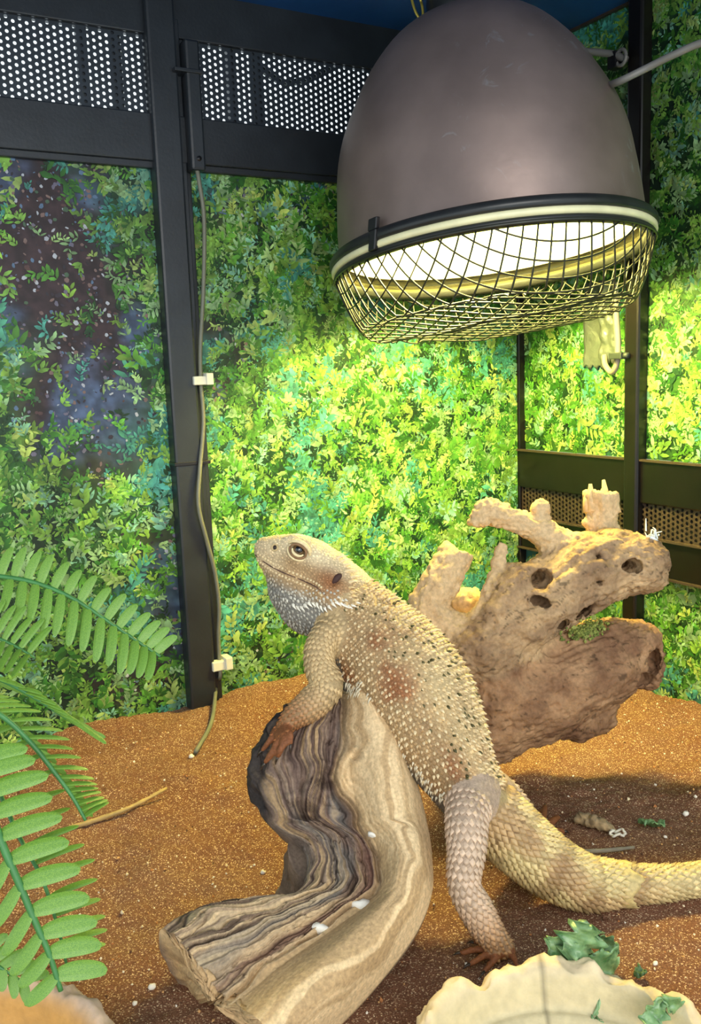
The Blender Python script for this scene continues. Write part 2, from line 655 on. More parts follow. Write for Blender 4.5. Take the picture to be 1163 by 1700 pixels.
for (a0, a1) in ((-0.01, TP - 0.012), (TP + 0.016, 1.28)):
    p_ = perforated('perforated_strip', on_left, a0, a1, BAR1, PERF1, 0.004, 0.0066, 0.0066, 0.0019, 'perf', wall_left)
    wpart('lower_bar', on_left, a0, a1, BAR0, BAR1 + 0.001, -0.006, 0.012, 'black_metal', wall_left)
    wpart('bar_lip', on_left, a0, a1, BAR0 - 0.007, BAR0 + 0.001, -0.006, 0.008, 'black_metal', wall_left)
    wpart('upper_bar', on_left, a0, a1, PERF1 - 0.001, CEIL + 0.002, -0.006, 0.010, 'black_metal', wall_left)
for x_ in (140, 195, 385, 425):
    t_ = left_tz(x_, 130)[0]
    wpart('strip_support', on_left, t_ - 0.005, t_ + 0.005, BAR1, PERF1, -0.008, 0.002, 'black_metal', wall_left, 0)
# cable sagging behind the perforated strip
pts = [on_left(left_tz(x_, y_)[0], left_tz(x_, y_)[1], -0.012) for x_, y_ in ((430, 90), (445, 112), (480, 132), (520, 125), (556, 108), (575, 96))]
mb = MB().tube(catmull(pts, 6), 0.004, 8)
link('hidden_cable', mb.mesh('hidden_cable'), MAT['dark_cable'], wall_left)

# the divider post with its ribs, and the corner strip
wpart('post', on_left, TP - 0.012, TP + 0.020, -0.03, CEIL, -0.004, 0.020, 'black_metal', wall_left, 0.003)
wpart('post_rib', on_left, TP - 0.0185, TP - 0.0115, -0.03, CEIL - 0.03, -0.004, 0.011, 'black_metal', wall_left, 0.001)
wpart('post_rib', on_left, TP - 0.0245, TP - 0.018, -0.03, CEIL - 0.03, -0.004, 0.006, 'black_metal', wall_left, 0.001)
wpart('corner_strip', on_left, -0.004, 0.012, -0.05, BAR0, -0.002, 0.006, 'brown_metal', wall_left, 0.001)

# ---- short wall: rail with grille, posts
wall_right = structure('wall_right', on_right(0.3, 0), 'short wall of printed foliage with a dark metal vent rail')
RZ0, RZ1 = 0.131, 0.272
wpart('rail_upper', on_right, 0.0, 0.86, 0.219, RZ1, 0.0, 0.012, 'brown_metal', wall_right)
wpart('rail_lower', on_right, 0.0, 0.86, RZ0, 0.178, 0.0, 0.010, 'brown_metal', wall_right)
wpart('grille_back', on_right, 0.0, 0.86, 0.176, 0.221, 0.0, 0.002, 'black_metal', wall_right, 0)
perforated('grille', on_right, 0.0, 0.60, 0.177, 0.220, 0.007, 0.0066, 0.0062, 0.0023, 'grille', wall_right, 0.001)
for zz in (RZ0 + 0.0005, 0.1775, RZ1 - 0.0005):
    wpart('rail_edge', on_right, 0.0, 0.86, zz - 0.0012, zz + 0.0012, 0.008, 0.0145, 'grille', wall_right, 0)
SP = right_sz(1066, 500)[0]
wpart('post', on_right, SP - 0.011, SP + 0.011, -0.06, CEIL, 0.0, 0.0185, 'brown_metal', wall_right, 0.003)
wpart('glass_channel', on_right, SP - 0.0142, SP - 0.0112, RZ1, CEIL, 0.0, 0.010, 'black_metal', wall_right, 0)
wpart('top_edge', on_right, 0.0, SP - 0.02, CEIL - 0.003, CEIL, 0.0, 0.006, 'grille', wall_right, 0)


# ---- printed foliage
LEAF = np.array([(0, 0), (0.32, 0.19), (0.7, 0.16), (1, 0), (0.7, -0.16), (0.32, -0.19)])


def printed_panel(at, parent, a0, a1, z0, z1, seed, nsprig, soil, warm):
    """a printed board: mottled ground colour on a grid, leaf sprigs as flat shapes laid over it"""
    g = np.random.default_rng(seed)
    al = -LW if at is on_left else RW
    nn = NL if at is on_left else NR
    na = int((a1 - a0) / 0.0035) + 2; nz = int((z1 - z0) / 0.0035) + 2
    A, Z = np.meshgrid(np.linspace(a0, a1, na), np.linspace(z0, z1, nz), indexing='ij')
    A = A.ravel(); Z = Z.ravel()
    pos = K + A[:, None] * al + Z[:, None] * UP + nn * 0.0005

    def regions(a_, z_):
        q = np.c_[a_ * 9, z_ * 9, 0 * a_ + seed]
        n1 = fbm(q, seed, 4); n2 = fbm(q * 1.7 + 40, seed + 5, 4)
        so = np.zeros_like(a_)
        for (sa, sz_, ra, rz, wt) in soil:
            so = np.maximum(so, wt * smooth01(1.25, 0.55, np.hypot((a_ - sa) / ra, (z_ - sz_) / rz) + 0.25 * n2))
        return n1, n2, so
    n1, n2, so = regions(A, Z)
    fine = fbm(np.c_[A * 130, Z * 130, 0 * A], seed + 9, 3)
    dark = lin(22, 46, 28); mid = lin(62, 112, 44); teal = lin(60, 128, 122); soilc = lin(62, 44, 48); blu = lin(84, 104, 140)
    c = dark + (mid - dark) * smooth01(-0.5, 0.5, n1 + 0.4 * fine)[:, None]
    c = c + (teal - c) * (0.75 * smooth01(0.15, 0.6, n2))[:, None]
    sc = soilc + (blu - soilc) * smooth01(-0.1, 0.8, fbm(np.c_[A * 22, Z * 22, 0 * A], seed + 3, 3))[:, None]
    sc = sc * (0.55 + 0.75 * smooth01(-0.6, 0.9, fine))[:, None]
    c = c + (sc - c) * so[:, None]
    c = c * 0.72
    ii, jj = np.meshgrid(np.arange(na - 1), np.arange(nz - 1), indexing='ij')
    q = (ii * nz + jj).ravel()
    me = fast_mesh('backdrop_panel', pos, np.stack([q, q + 1, q + nz + 1, q + nz], 1), c, False)
    board = link('backdrop_panel', me, MAT['print'], parent)
    # leaves, sprig by sprig, drawn as flat shapes
    VV, CC = [], []
    SA = g.uniform(a0, a1, nsprig); SZ_ = g.uniform(max(z0, -0.04), z1, nsprig)
    m1, m2, so1 = regions(SA, SZ_)
    order = np.arange(nsprig) / nsprig
    pal = np.array([lin(150, 196, 84), lin(104, 168, 62), lin(60, 122, 44), lin(178, 214, 150), lin(34, 74, 40), lin(150, 206, 176), lin(196, 216, 120)])
    pick = g.choice(7, nsprig, p=[.22, .20, .17, .16, .12, .06, .07])
    base = pal[pick].copy()
    tl = (m2 > 0.40) & (g.random(nsprig) < .65)
    base[tl] = lin(92, 176, 160)
    base *= V3(.86, 1.0, .94)
    wm = (g.random(nsprig) < .3 + .4 * warm) & (m1 > 0)
    base[wm] *= V3(1.10, 1.0, .8)
    base *= (.72 * g.uniform(.65, 1.25, nsprig) * (.88 + .25 * np.clip(m1, -1, 1)))[:, None]
    on = g.random(nsprig) > so1 * .90
    th = g.normal(0.9 + 1.4 * m1, 1.0); curl = g.normal(0, .32, nsprig)
    nl = g.integers(3, 9, nsprig); ll = g.uniform(.0055, .0125, nsprig) * np.where(g.random(nsprig) < .12, 1.5, 1.0)
    px_, pz_ = SA.copy(), SZ_.copy()
    lvl = 0.0008 + 0.0012 * order
    for k_ in range(8):
        dth = th + curl * k_
        px_ = px_ + ll * .40 * np.cos(dth); pz_ = pz_ + ll * .40 * np.sin(dth)
        for sd in (-1, 1):
            use = on & (k_ < nl) & ((k_ < nl - 1) | (sd < 0)) & (g.random(nsprig) < .93)
            ang = dth + sd * np.where(k_ < nl - 1, .8, 0) + g.normal(0, .28, nsprig)
            L_ = ll * (1 - .45 * k_ / nl) * g.uniform(.65, 1.2, nsprig); W_ = L_ * g.uniform(.6, 1.35, nsprig)
            ca, sa = np.cos(ang)[:, None], np.sin(ang)[:, None]
            lx = LEAF[None, :, 0] * L_[:, None]; ly = LEAF[None, :, 1] * W_[:, None]
            x2 = px_[:, None] + lx * ca - ly * sa; z2 = pz_[:, None] + lx * sa + ly * ca
            use &= (x2.min(1) > a0) & (x2.max(1) < a1) & (z2.max(1) < z1)
            cc = base * g.uniform(.7, 1.3, (nsprig, 1))
            VV.append((K + x2[..., None] * al + z2[..., None] * UP + nn * (lvl + 2e-6 * k_)[:, None, None])[use])
            CC.append((cc[:, None, :] * np.array([.65, .95, 1.05, 1.2, 1.0, .75])[None, :, None])[use])
    # grit, petals and crumbs on the soil
    ng = int(nsprig * 1.1)
    ga, gz_ = g.uniform(a0, a1, ng), g.uniform(max(z0, -.04), z1, ng)
    _, _, so2 = regions(ga, gz_)
    use = g.random(ng) < so2 * .95
    sz_ = g.uniform(.0010, .0032, ng)[:, None]; rot = g.uniform(0, 6.3, ng)[:, None]
    an = (np.arange(6) / 6 * 2 * np.pi)[None, :] + g.uniform(-.3, .3, (ng, 6))
    ex_, ey_ = np.cos(an) * sz_, np.sin(an) * sz_ * g.uniform(.4, 1, (ng, 1))
    x2 = ga[:, None] + ex_ * np.cos(rot) - ey_ * np.sin(rot); z2 = gz_[:, None] + ex_ * np.sin(rot) + ey_ * np.cos(rot)
    use &= (x2.min(1) > a0) & (x2.max(1) < a1) & (z2.max(1) < z1)
    gp = np.array([lin(170, 176, 184), lin(104, 100, 118), lin(84, 60, 58), lin(120, 98, 92), lin(42, 38, 46), lin(86, 112, 140), lin(66, 92, 70), lin(48, 40, 50)])[g.integers(0, 8, ng)]
    VV.append((K + x2[..., None] * al + z2[..., None] * UP + nn * (.0006 + 1e-7 * np.arange(ng))[:, None, None])[use])
    CC.append(np.repeat(gp[:, None, :], 6, 1)[use])
    V = np.concatenate(VV).reshape(-1, 3); C = np.concatenate(CC).reshape(-1, 3)
    me = fast_mesh('printed_leaves', V, np.arange(len(V)).reshape(-1, 6), C, False)
    o = link('printed_leaves', me, MAT['print'], board)
    o['kind'] = 'stuff'
    return board


TL = left_tz
def soil_at(x, y, rx, ry, wt=1.0):
    t_, z_ = TL(x, y); return (t_, z_, rx * 0.00072, ry * 0.0007, wt)


printed_panel(on_left, wall_left, TP, 1.25, -0.06, BAR0, 11, 8200,
              [soil_at(60, 420, 150, 190), soil_at(150, 640, 110, 170), soil_at(40, 330, 130, 90), soil_at(190, 760, 60, 70, .8), soil_at(270, 960, 60, 150, .6), soil_at(220, 1120, 80, 60, .6)], 0.0)
printed_panel(on_left, wall_left, 0.0, TP, -0.06, BAR0, 12, 9500, [soil_at(370, 600, 60, 120, .55), soil_at(520, 350, 90, 60, .6), soil_at(480, 1080, 70, 50, .5), soil_at(380, 340, 60, 60, .5)], 0.1)
printed_panel(on_right, wall_right, 0.0, SP, RZ1, CEIL, 13, 2400, [(0.1, 0.62, 0.08, 0.12, .5)], 0.0)
printed_panel(on_right, wall_right, SP, 0.80, RZ1, CEIL, 15, 5600, [], 0.0)
printed_panel(on_right, wall_right, 0.0, 0.80, -0.08, RZ0, 14, 2000, [], 0.0)

# ------------------------------------------------------------------ heat lamp
def make_lamp():
    LD = 0.96
    c = P(812, 413, LD)
    # axis: leaning a little towards the viewer and to the side
    ax = unit(UP * 1.0 + V3(0, 1, 0) * 0.105 + V3(1, 0, 0) * -0.075)
    ex = unit(np.cross(V3(0, 1, 0), ax)); ey = np.cross(ax, ex)
    px = LD / FPX

    def W(p): p = np.asarray(p, float); return c + p[..., :1] * ex + p[..., 1:2] * ey + p[..., 2:3] * ax
    root = thing('heat_lamp', c - ax * 0.05, 'big dull grey dome heat lamp with a wire guard hanging over the dragon', 'lamp')
    n = 96
    an = np.arange(n) / n * 2 * np.pi

    def lathe(prof, name, mat, parent=root, smooth=True, k=1):
        prof = np.array(prof, float) * px
        g = np.zeros((len(prof), n, 3))
        g[..., 0] = prof[:, :1] * np.cos(an); g[..., 1] = prof[:, :1] * np.sin(an); g[..., 2] = prof[:, 1:]
        mb = MB().grid(W(g), closed_v=True)
        o = link(name, mb.mesh(name, smooth), mat, parent)
        return o
    outer = [(250, 6), (249, 30), (247, 70), (243, 113), (237, 163), (224, 213), (202, 263), (174, 315), (138, 362), (104, 390), (70, 406), (40, 412), (0.5, 413)]
    outer = catmull(outer, 4)[:, :2] * np.array([1, .915])
    dome_m = material('dusty_grey_enamel', lin(142, 124, 116), 0.43, 0.55, 0.2, 14, 0.08, 150, coat=0.0)
    nt = dome_m.node_tree; N, Lk = nt.nodes, nt.links
    b = N['Principled BSDF']; src = b.inputs['Base Color'].links[0].from_socket
    tc = [q for q in N if q.type == 'TEX_COORD'][0]
    # pale scuffs and drips in the enamel
    n1 = N.new('ShaderNodeTexNoise'); n1.inputs['Scale'].default_value = 42; n1.inputs['Detail'].default_value = 9; n1.inputs['Distortion'].default_value = 1.5
    n2 = N.new('ShaderNodeTexNoise'); n2.inputs['Scale'].default_value = 9; n2.inputs['Detail'].default_value = 2
    for q in (n1, n2): Lk.new(tc.outputs['Object'], q.inputs['Vector'])
    r1 = N.new('ShaderNodeMapRange'); r1.inputs['From Min'].default_value = 0.60; r1.inputs['From Max'].default_value = 0.70
    r2 = N.new('ShaderNodeMapRange'); r2.inputs['From Min'].default_value = 0.56; r2.inputs['From Max'].default_value = 0.66
    Lk.new(n1.outputs[0], r1.inputs['Value']); Lk.new(n2.outputs[0], r2.inputs['Value'])
    mu = N.new('ShaderNodeMath'); mu.operation = 'MULTIPLY'
    Lk.new(r1.outputs[0], mu.inputs[0]); Lk.new(r2.outputs[0], mu.inputs[1])
    mx = N.new('ShaderNodeMix'); mx.data_type = 'RGBA'; mx.inputs[7].default_value = (*lin(170, 170, 168), 1)
    Lk.new(mu.outputs[0], mx.inputs['Factor']); Lk.new(src, mx.inputs[6]); Lk.new(mx.outputs[2], b.inputs['Base Color'])
    lathe(outer, 'dome', dome_m)
    inner = [(max(r - 6, 0.4), z - (0 if i < 3 else 4)) for i, (r, z) in enumerate(outer)]
    inm = material('white_reflector_enamel', lin(158, 166, 156), 0.5, 0, 0.05, 20)
    lathe(inner[::-1], 'reflector', inm)
    rimm = material('dark_rim_metal', lin(44, 46, 46), 0.35, 0.3, 0.2, 40)
    trim = material('cream_trim', lin(226, 222, 178), 0.4, 0, 0.1, 40)
    lathe([(244, 6), (252, 10), (262, 8), (267, 2), (267, -6), (262, -9), (246, -8)], 'rim_ring', rimm)
    lathe([(246, -7), (262, -8), (265, -11), (265, -16), (262, -19), (246, -18)], 'trim_band', trim)
    lathe([(246, -17), (258, -18), (262, -22), (260, -28), (252, -30), (246, -26), (246, -17)], 'lower_ring', rimm)
    # bulb
    bulb = lathe(catmull([(1, 72), (30, 76), (62, 92), (74, 118), (64, 146), (44, 175), (34, 205), (33, 240)], 4), 'bulb', emission('bulb_glow', BULB_COL, BULB_STR))
    lathe([(33, 236), (40, 240), (42, 300), (44, 350), (44, 372)], 'bulb_socket', trim)
    # wire guard: a square mesh pressed into a shallow basket
    wm = material('dark_guard_wire', lin(52, 54, 48), 0.4, 0.5, 0.2, 60)
    Rb, hB = 228.0, 92.0
    guard = lathe([(262, -24), (264, -27), (262, -30), (259, -27), (262, -24)], 'wire_guard', wm)
    sp_ = 25.0; th = math.radians(14)
    Rm = Rb + hB

    def press(u, v):
        r = math.hypot(u, v); cth, sth = (u / r, v / r) if r > 1e-6 else (1, 0)
        ro = Rb - 10
        if r < ro: rr, zz = r, -27 - hB + 6 * math.cos(r / 30) * 0.4 + 5 * math.sin(u / 60 + v / 45)
        else:
            k = (r - ro) / (Rm - ro)
            rr = ro + (260 - ro) * min(1, k ** 0.8); zz = -27 - hB * (1 - k ** 1.25)
        return (rr * cth, rr * sth, zz)
    nl = int(Rm / sp_)
    for dirn in (0, 1):
        for i in range(-nl, nl + 1):
            o_ = i * sp_ + 5
            if abs(o_) >= Rm - 2: continue
            half = math.sqrt(Rm ** 2 - o_ ** 2)
            s_ = np.linspace(-half, half, 44)
            p3 = []
            for q in s_:
                u, v = (q, o_) if dirn == 0 else (o_, q)
                u, v = u * math.cos(th) - v * math.sin(th), u * math.sin(th) + v * math.cos(th)
                p3.append(press(u, v))
            mb = MB().tube(W(np.array(p3) * px), 0.00095, 4)
            link('wire', mb.mesh('wire'), wm, guard)
    # top fitting, hanger links
    lathe([(0.5, 420), (52, 420), (60, 416), (62, 405), (60, 374), (56, 360)], 'socket_cap', rimm)
    brass = material('yellow_brass', lin(200, 180, 80), 0.3, 0.7, 0.1, 60)
    for sx in (-1, 1):
        a_ = np.linspace(0, 2 * np.pi, 25)
        cc = np.array([sx * 70 - 8, -10, 404.0])
        p3 = np.stack([cc[0] + 7 * np.cos(a_) + sx * 4 * np.sin(a_), cc[1] + 0 * a_, cc[2] + 26 * np.sin(a_)], 1)
        link('hanger_link', MB().tube(W(p3 * px), 0.0014, 8).mesh('hanger_link'), brass, root)
    link('hanger_bar', MB().tube(W(np.array([(-80, -10, 424), (66, -10, 424)]) * px), 0.0016, 8).mesh('hanger_bar'), rimm, root)
    # chain up to the ceiling
    top = W(np.array([0, 0, 424 * px]))
    z = top[2]; k_ = 0
    while z < CEIL + 0.004:
        a_ = np.linspace(0, 2 * np.pi, 17)
        q = np.stack([0.004 * np.cos(a_) * (k_ % 2), 0.004 * np.cos(a_) * (1 - k_ % 2), 0.009 * np.sin(a_)], 1) + np.array([top[0], top[1], z + 0.006])
        link('chain_link', MB().tube(q, 0.0012, 6).mesh('chain_link'), brass, root)
        z += 0.0145; k_ += 1
    # black clip that holds the guard on the rim
    cp = None
    a0 = math.radians(180 + 42)
    for rr, zz, hx, hz in ((266, -8, 7, 15), (262, 16, 9, 9)):
        q = np.array([rr * math.cos(a0), rr * math.sin(a0), zz]) * px
        er = ex * math.cos(a0) + ey * math.sin(a0); et = -ex * math.sin(a0) + ey * math.cos(a0)
        mb = MB().box(W(q), et * hx * px, er * 4 * px, (ax * 0.95 + et * 0.25) * hz * px)
        o = bevelled(link('guard_clip', mb.mesh('guard_clip', False), MAT['black_plastic'], root), 0.001)
        o['label'] = 'black plastic clip'
    return root, c, ax, ex, ey


lamp, LC, LAX, LEX, LEY = make_lamp()

# ------------------------------------------------------------------ grooved log under the dragon
def make_log():
    # stations along the log: left edge, right edge (pixel x, y, depth), thickness
    ST = [((505, 1160, .672), (600, 1150, .690), .030),
          ((462, 1192, .660), (628, 1190, .680), .045),
          ((434, 1238, .652), (662, 1240, .668), .055),
          ((424, 1300, .645), (692, 1310, .652), .060),
          ((446, 1368, .640), (710, 1380, .636), .055),
          ((500, 1404, .632), (717, 1440, .620), .052),
          ((507, 1452, .618), (716, 1490, .606), .050),
          ((478, 1496, .600), (692, 1550, .592), .050),
          ((400, 1500, .590), (642, 1620, .572), .052),
          ((325, 1514, .580), (570, 1700, .548), .056),
          ((264, 1546, .565), (470, 1790, .525), .058)]
    Lp = catmull([P(*a) for a, b, t in ST], 26); Rp = catmull([P(*b) for a, b, t in ST], 26)
    T = catmull([[t, 0, 0] for a, b, t in ST], 26)[:, 0]
    nu = len(Lp); nt_, nb = 190, 70
    tang = unit(np.gradient((Lp + Rp) / 2, axis=0))
    u = np.linspace(0, 1, nu)[:, None]
    across = Rp - Lp; wd = np.linalg.norm(across, axis=1)[:, None]
    A = unit(across)
    Nn = unit(np.cross(A, tang)); Nn = np.where((Nn @ UP)[:, None] > 0, Nn, -Nn)
    v = np.linspace(0, 1, nt_)[None, :]
    vv = np.broadcast_to(v, (nu, nt_)); uu = np.broadcast_to(u, (nu, nt_))
    q3 = np.stack([vv * 1.0, uu * 1.0, 0 * vv], -1).reshape(-1, 3)
    warp = (0.065 * fbm(q3 * np.array([3.5, 11, 1]), 51, 3)).reshape(nu, nt_)
    for (ku, kv, kr) in ((0.29, 0.42, .045), (0.37, 0.26, .055)):
        warp = warp + 0.10 * (vv - kv) / .1 * np.exp(-((uu - ku) / kr) ** 2 - ((vv - kv) / .16) ** 2)
    vw = vv + warp
    gro = fbm(np.stack([vw * 26, uu * 2.2, 0 * vv], -1).reshape(-1, 3), 61, 4, 0.6).reshape(nu, nt_)
    gro2 = fbm(np.stack([vw * 62, uu * 4.5, 0 * vv], -1).reshape(-1, 3), 66, 3, 0.6).reshape(nu, nt_)
    left = smooth01(0.62, 0.50, vw)                      # grooved weathered part, against the smooth ridge
    # outline across: rises steeply at the left edge, dips to a crevice, rolls over the ridge
    prof = 0.020 * np.sqrt(np.clip(1 - (1 - np.clip(vv / 0.22, 0, 1)) ** 2, 0, 1)) + 0.022 * np.sqrt(np.clip(1 - ((vv - 0.80) / 0.215) ** 2, 0, 1)) * smooth01(0.5, 0.75, vv)
    ridge = smooth01(0.80, 1.0, vv)
    prof = prof * (1 - 0.0 * ridge) - 0.020 * ridge ** 2
    crev = np.exp(-((vw - 0.55) / 0.020) ** 2) + 0.7 * np.exp(-((vw - 0.40 - 0.05 * np.sin(uu * 9)) / 0.014) ** 2) + 0.5 * np.exp(-((vw - 0.24) / 0.012) ** 2)
    endfade = smooth01(0.0, 0.06, uu) * 1.0
    hgt = prof * (0.6 + 0.4 * endfade) + left * ((0.0034 + .0022 * smooth01(.6, .85, uu)) * gro + 0.0018 * gro2) + (1 - left) * 0.0006 * gro - 0.0075 * crev * smooth01(1.0, 0.9, uu * 0.9)
    ck = np.abs(fbm(np.stack([vw * 13 + 3, uu * 7, 0 * vv], -1).reshape(-1, 3), 131, 3).reshape(nu, nt_))
    hgt = hgt - .0032 * left * smooth01(.06, .01, ck)        # cracks
    top = Lp[:, None, :] + across[:, None, :] * v[..., None] + Nn[:, None, :] * hgt[..., None]
    # underside
    vb = np.linspace(1, 0, nb + 2)[None, 1:-1]
    vbb = np.broadcast_to(vb, (nu, nb)); ub = np.broadcast_to(u, (nu, nb))
    dn = -T[:, None] * np.sqrt(np.clip(1 - (2 * vbb - 1) ** 2, 0, 1)) ** 0.7 + hgt[:, -1:] * vbb + hgt[:, :1] * (1 - vbb)
    gb = fbm(np.stack([vbb * 30, ub * 3, 0 * vbb + 9], -1).reshape(-1, 3), 71, 4, 0.6).reshape(nu, nb)
    dn = dn + 0.003 * gb
    bot = Lp[:, None, :] + across[:, None, :] * vb[..., None] + Nn[:, None, :] * dn[..., None] + A[:, None, :] * (0.010 * np.sin(np.pi * vbb))[..., None]
    ring = np.concatenate([top, bot], 1)
    # knots on the weathered face
    for (ku, kv, r, dpt) in ((0.29, 0.42, 0.016, 0.010), (0.37, 0.26, 0.020, 0.014), (0.24, 0.62, 0.008, 0.004)):
        d2 = ((uu - ku) / r) ** 2 * 1.0 + ((vv - kv) / (r * 3)) ** 2
        ring[:, :nt_] -= Nn[:, None, :] * (dpt * np.exp(-d2) - 0.35 * dpt * np.exp(-((np.sqrt(d2) - 1.9) / 0.7) ** 2))[..., None]
    # dark knobbly end on the left edge of the raised end
    kn = np.abs(vnoise(np.concatenate([top, bot], 1).reshape(-1, 3) * 75, 81)).reshape(nu, -1)
    vall = np.concatenate([vv, 0 * vbb + np.where(vbb > 0.5, 1, 0)], 1); uall = np.concatenate([uu, ub], 1)
    vl = np.concatenate([vv, vbb], 1)
    knob = smooth01(0.13, 0.03, vl) * smooth01(0.42, 0.34, uall) * smooth01(0.02, 0.08, uall)
    ring += (-A[:, None, :] * 0.008 + Nn[:, None, :] * 0.004) * (knob * (0.8 - 1.3 * kn))[..., None]
    ring[..., 2] = np.maximum(ring[..., 2], -0.012)
    # colours
    pale = lin(220, 192, 148); tan = lin(186, 156, 114); gry = lin(134, 114, 98); drk = lin(58, 42, 36); red = lin(120, 74, 54); blk = lin(44, 40, 40); cool = lin(122, 124, 118)
    cg = fbm(np.stack([vw * 30 + 7, uu * 2.6, 0 * vv + 4], -1).reshape(-1, 3), 161, 4, 0.6).reshape(nu, nt_)
    cg2 = fbm(np.stack([vw * 70 + 3, uu * 5, 0 * vv + 4], -1).reshape(-1, 3), 166, 3, 0.6).reshape(nu, nt_)
    g1 = smooth01(-0.7, 0.7, cg + 0.5 * cg2)[..., None]
    mid_ = lin(104, 84, 74)
    lft = mid_ + (gry - mid_) * g1
    lft = lft + (drk - lft) * (0.8 * smooth01(-0.35, -0.9, cg + .6 * cg2))[..., None]
    lft = lft * (1 + .22 * fbm(np.stack([vv * 40, uu * 40, 0 * vv], -1).reshape(-1, 3), 95, 3).reshape(nu, nt_))[..., None]
    lft = lft + (tan - lft) * (smooth01(0.15, 0.9, cg2 + cg * 0.5) * 0.8)[..., None]
    low = smooth01(0.55, 0.8, uu)[..., None]
    lft = lft + (pale * 0.9 - lft) * low * (0.10 + 0.65 * g1)
    lft = lft + (cool - lft) * (0.35 * smooth01(0.1, 0.7, fbm(np.stack([vv * 9, uu * 5, 0 * vv], -1).reshape(-1, 3), 91, 2).reshape(nu, nt_)))[..., None]
    sm = tan + (pale - tan) * smooth01(-0.5, 0.6, cg)[..., None]
    lf = left[..., None]
    ctop = lft * lf + sm * (1 - lf)
    ctop = ctop + (red - ctop) * (np.exp(-((vw - 0.47) / 0.05) ** 2) * smooth01(0.35, 0.55, uu) * 0.4)[..., None]
    cbot = np.broadcast_to(gry, (nu, nb, 3)) * (0.9 + 0.2 * smooth01(-0.7, 0.7, fbm(np.stack([vbb * 26 + 5, ub * 3, 0 * vbb], -1).reshape(-1, 3), 171, 3).reshape(nu, nb)))[..., None]
    ctop2 = np.concatenate([ctop, cbot], 1)
    ctop2 = ctop2 + (blk - ctop2) * np.clip(knob * 1.3, 0, 1)[..., None] * 0.9
    base = G(330, 1700)
    mb = MB().grid(ring, ctop2, closed_v=True)
    nring = ring.shape[1]
    # broken end faces
    for row, sgn in ((nu - 1, 1), (0, -1)):
        cen = ring[row].mean(0)
        lay = [ring[row]]
        cl = [ctop2[row]]
        for k_ in np.linspace(0.85, 0.05, 12):
            jag = fbm(np.c_[np.arange(nring) * 0.35, np.full(nring, k_ * 2), np.zeros(nring)], 97 + row, 3)
            q = cen + (ring[row] - cen) * k_ + tang[row] * sgn * (0.004 * jag * (1 - k_) + 0.003 * jag)[:, None]
            lay.append(q)
            cl.append(np.clip(tan[None] * (1 + 0.2 * fbm(np.c_[np.arange(nring) * 0.35 + 50, np.full(nring, k_ * 2), np.zeros(nring)], 197 + row, 3))[:, None], 0, 1))
        lay = np.array(lay); cl = np.array(cl)
        if sgn > 0: lay = lay[:, ::1]
        mb.grid(lay if sgn > 0 else lay[:, ::-1], cl if sgn > 0 else cl[:, ::-1], closed_v=True)
    wood = material('weathered_log_wood', rough=0.75, attr=True, var=0.22, scale=420, bump=0.5, bscale=700, spec=0.25)
    root = thing('driftwood_log', base, 'curved weathered grey-tan log with deep grooves under the bearded dragon', 'log')
    body = link('log_body', mb.mesh('log_body'), wood, root)
    # short prop root under the raised end, reaching down into the sand
    mid = (Lp[70] + Rp[70]) / 2
    prop = [Lp[95] * 0.6 + Rp[95] * 0.4 - UP * 0.03, Lp[95] * 0.65 + Rp[95] * 0.35 + V3(-.004, .012, -0.06), V3(*(Lp[95] * 0.7 + Rp[95] * 0.3)[:2], -0.01) + V3(-.012, .02, 0)]
    mb = MB(); ptsp = catmull(prop, 10); mb.tube(ptsp, np.linspace(0.030, 0.022, len(ptsp)), 20, gry)
    vq = mb.v[0]; vq += 0.004 * fbm(vq * np.array([120, 120, 25]), 33, 3)[:, None] * unit(vq - ptsp.mean(0)); mb.c = [np.clip(gry * (0.8 + 0.5 * fbm(vq * np.array([150, 150, 20]), 34, 3))[:, None], 0, 1)]
    link('prop_root', mb.mesh('prop_root'), wood, root)
    ptsp = [((Lp[60] + Rp[60]) / 2)[:3] - UP * 0.03, V3(*((Lp[60] + Rp[60]) / 2)[:2], 0.03) + V3(0.01, 0.03, 0), V3(*((Lp[60] + Rp[60]) / 2)[:2], -0.012) + V3(0.01, 0.04, 0)]
    ptsp = catmull(ptsp, 8)
    mb = MB().tube(ptsp, np.linspace(0.036, 0.03, len(ptsp)), 20, gry)
    link('prop_root', mb.mesh('prop_root'), wood, root)
    # dried white droppings
    wm = material('dried_white_dropping', lin(232, 228, 216), 0.8, 0, 0.1, 200)
    drops = []
    for iu, iv, r in ((0.70, 0.55, 0.006), (0.80, 0.52, 0.005), (0.46, 0.60, 0.0035)):
        q = ring[int(iu * (nu - 1)), int(iv * (nt_ - 1))]; nn = Nn[int(iu * (nu - 1))]
        a_ = np.arange(10) / 10 * 2 * np.pi
        t1 = A[int(iu * (nu - 1))]; t2 = tang[int(iu * (nu - 1))]
        rr = r * (0.7 + 0.5 * rng.random(10))
        ring_ = q + nn * 0.0006 + rr[:, None] * (np.cos(a_)[:, None] * t1 + 0.7 * np.sin(a_)[:, None] * t2)
        mb = MB().add(np.vstack([ring_, q + nn * 0.0028 + 0 * t1, ring_ - nn * 0.006]), [(k_, (k_ + 1) % 10, 10) for k_ in range(10)] + [(k_, 11 + k_, 11 + (k_ + 1) % 10, (k_ + 1) % 10) for k_ in range(10)])
        o = link('white_dropping', mb.mesh('white_dropping'), wm, root); o['label'] = 'dried white dropping'
    return ring, Nn, nt_


LOG, LOGN, LOGNT = make_log()

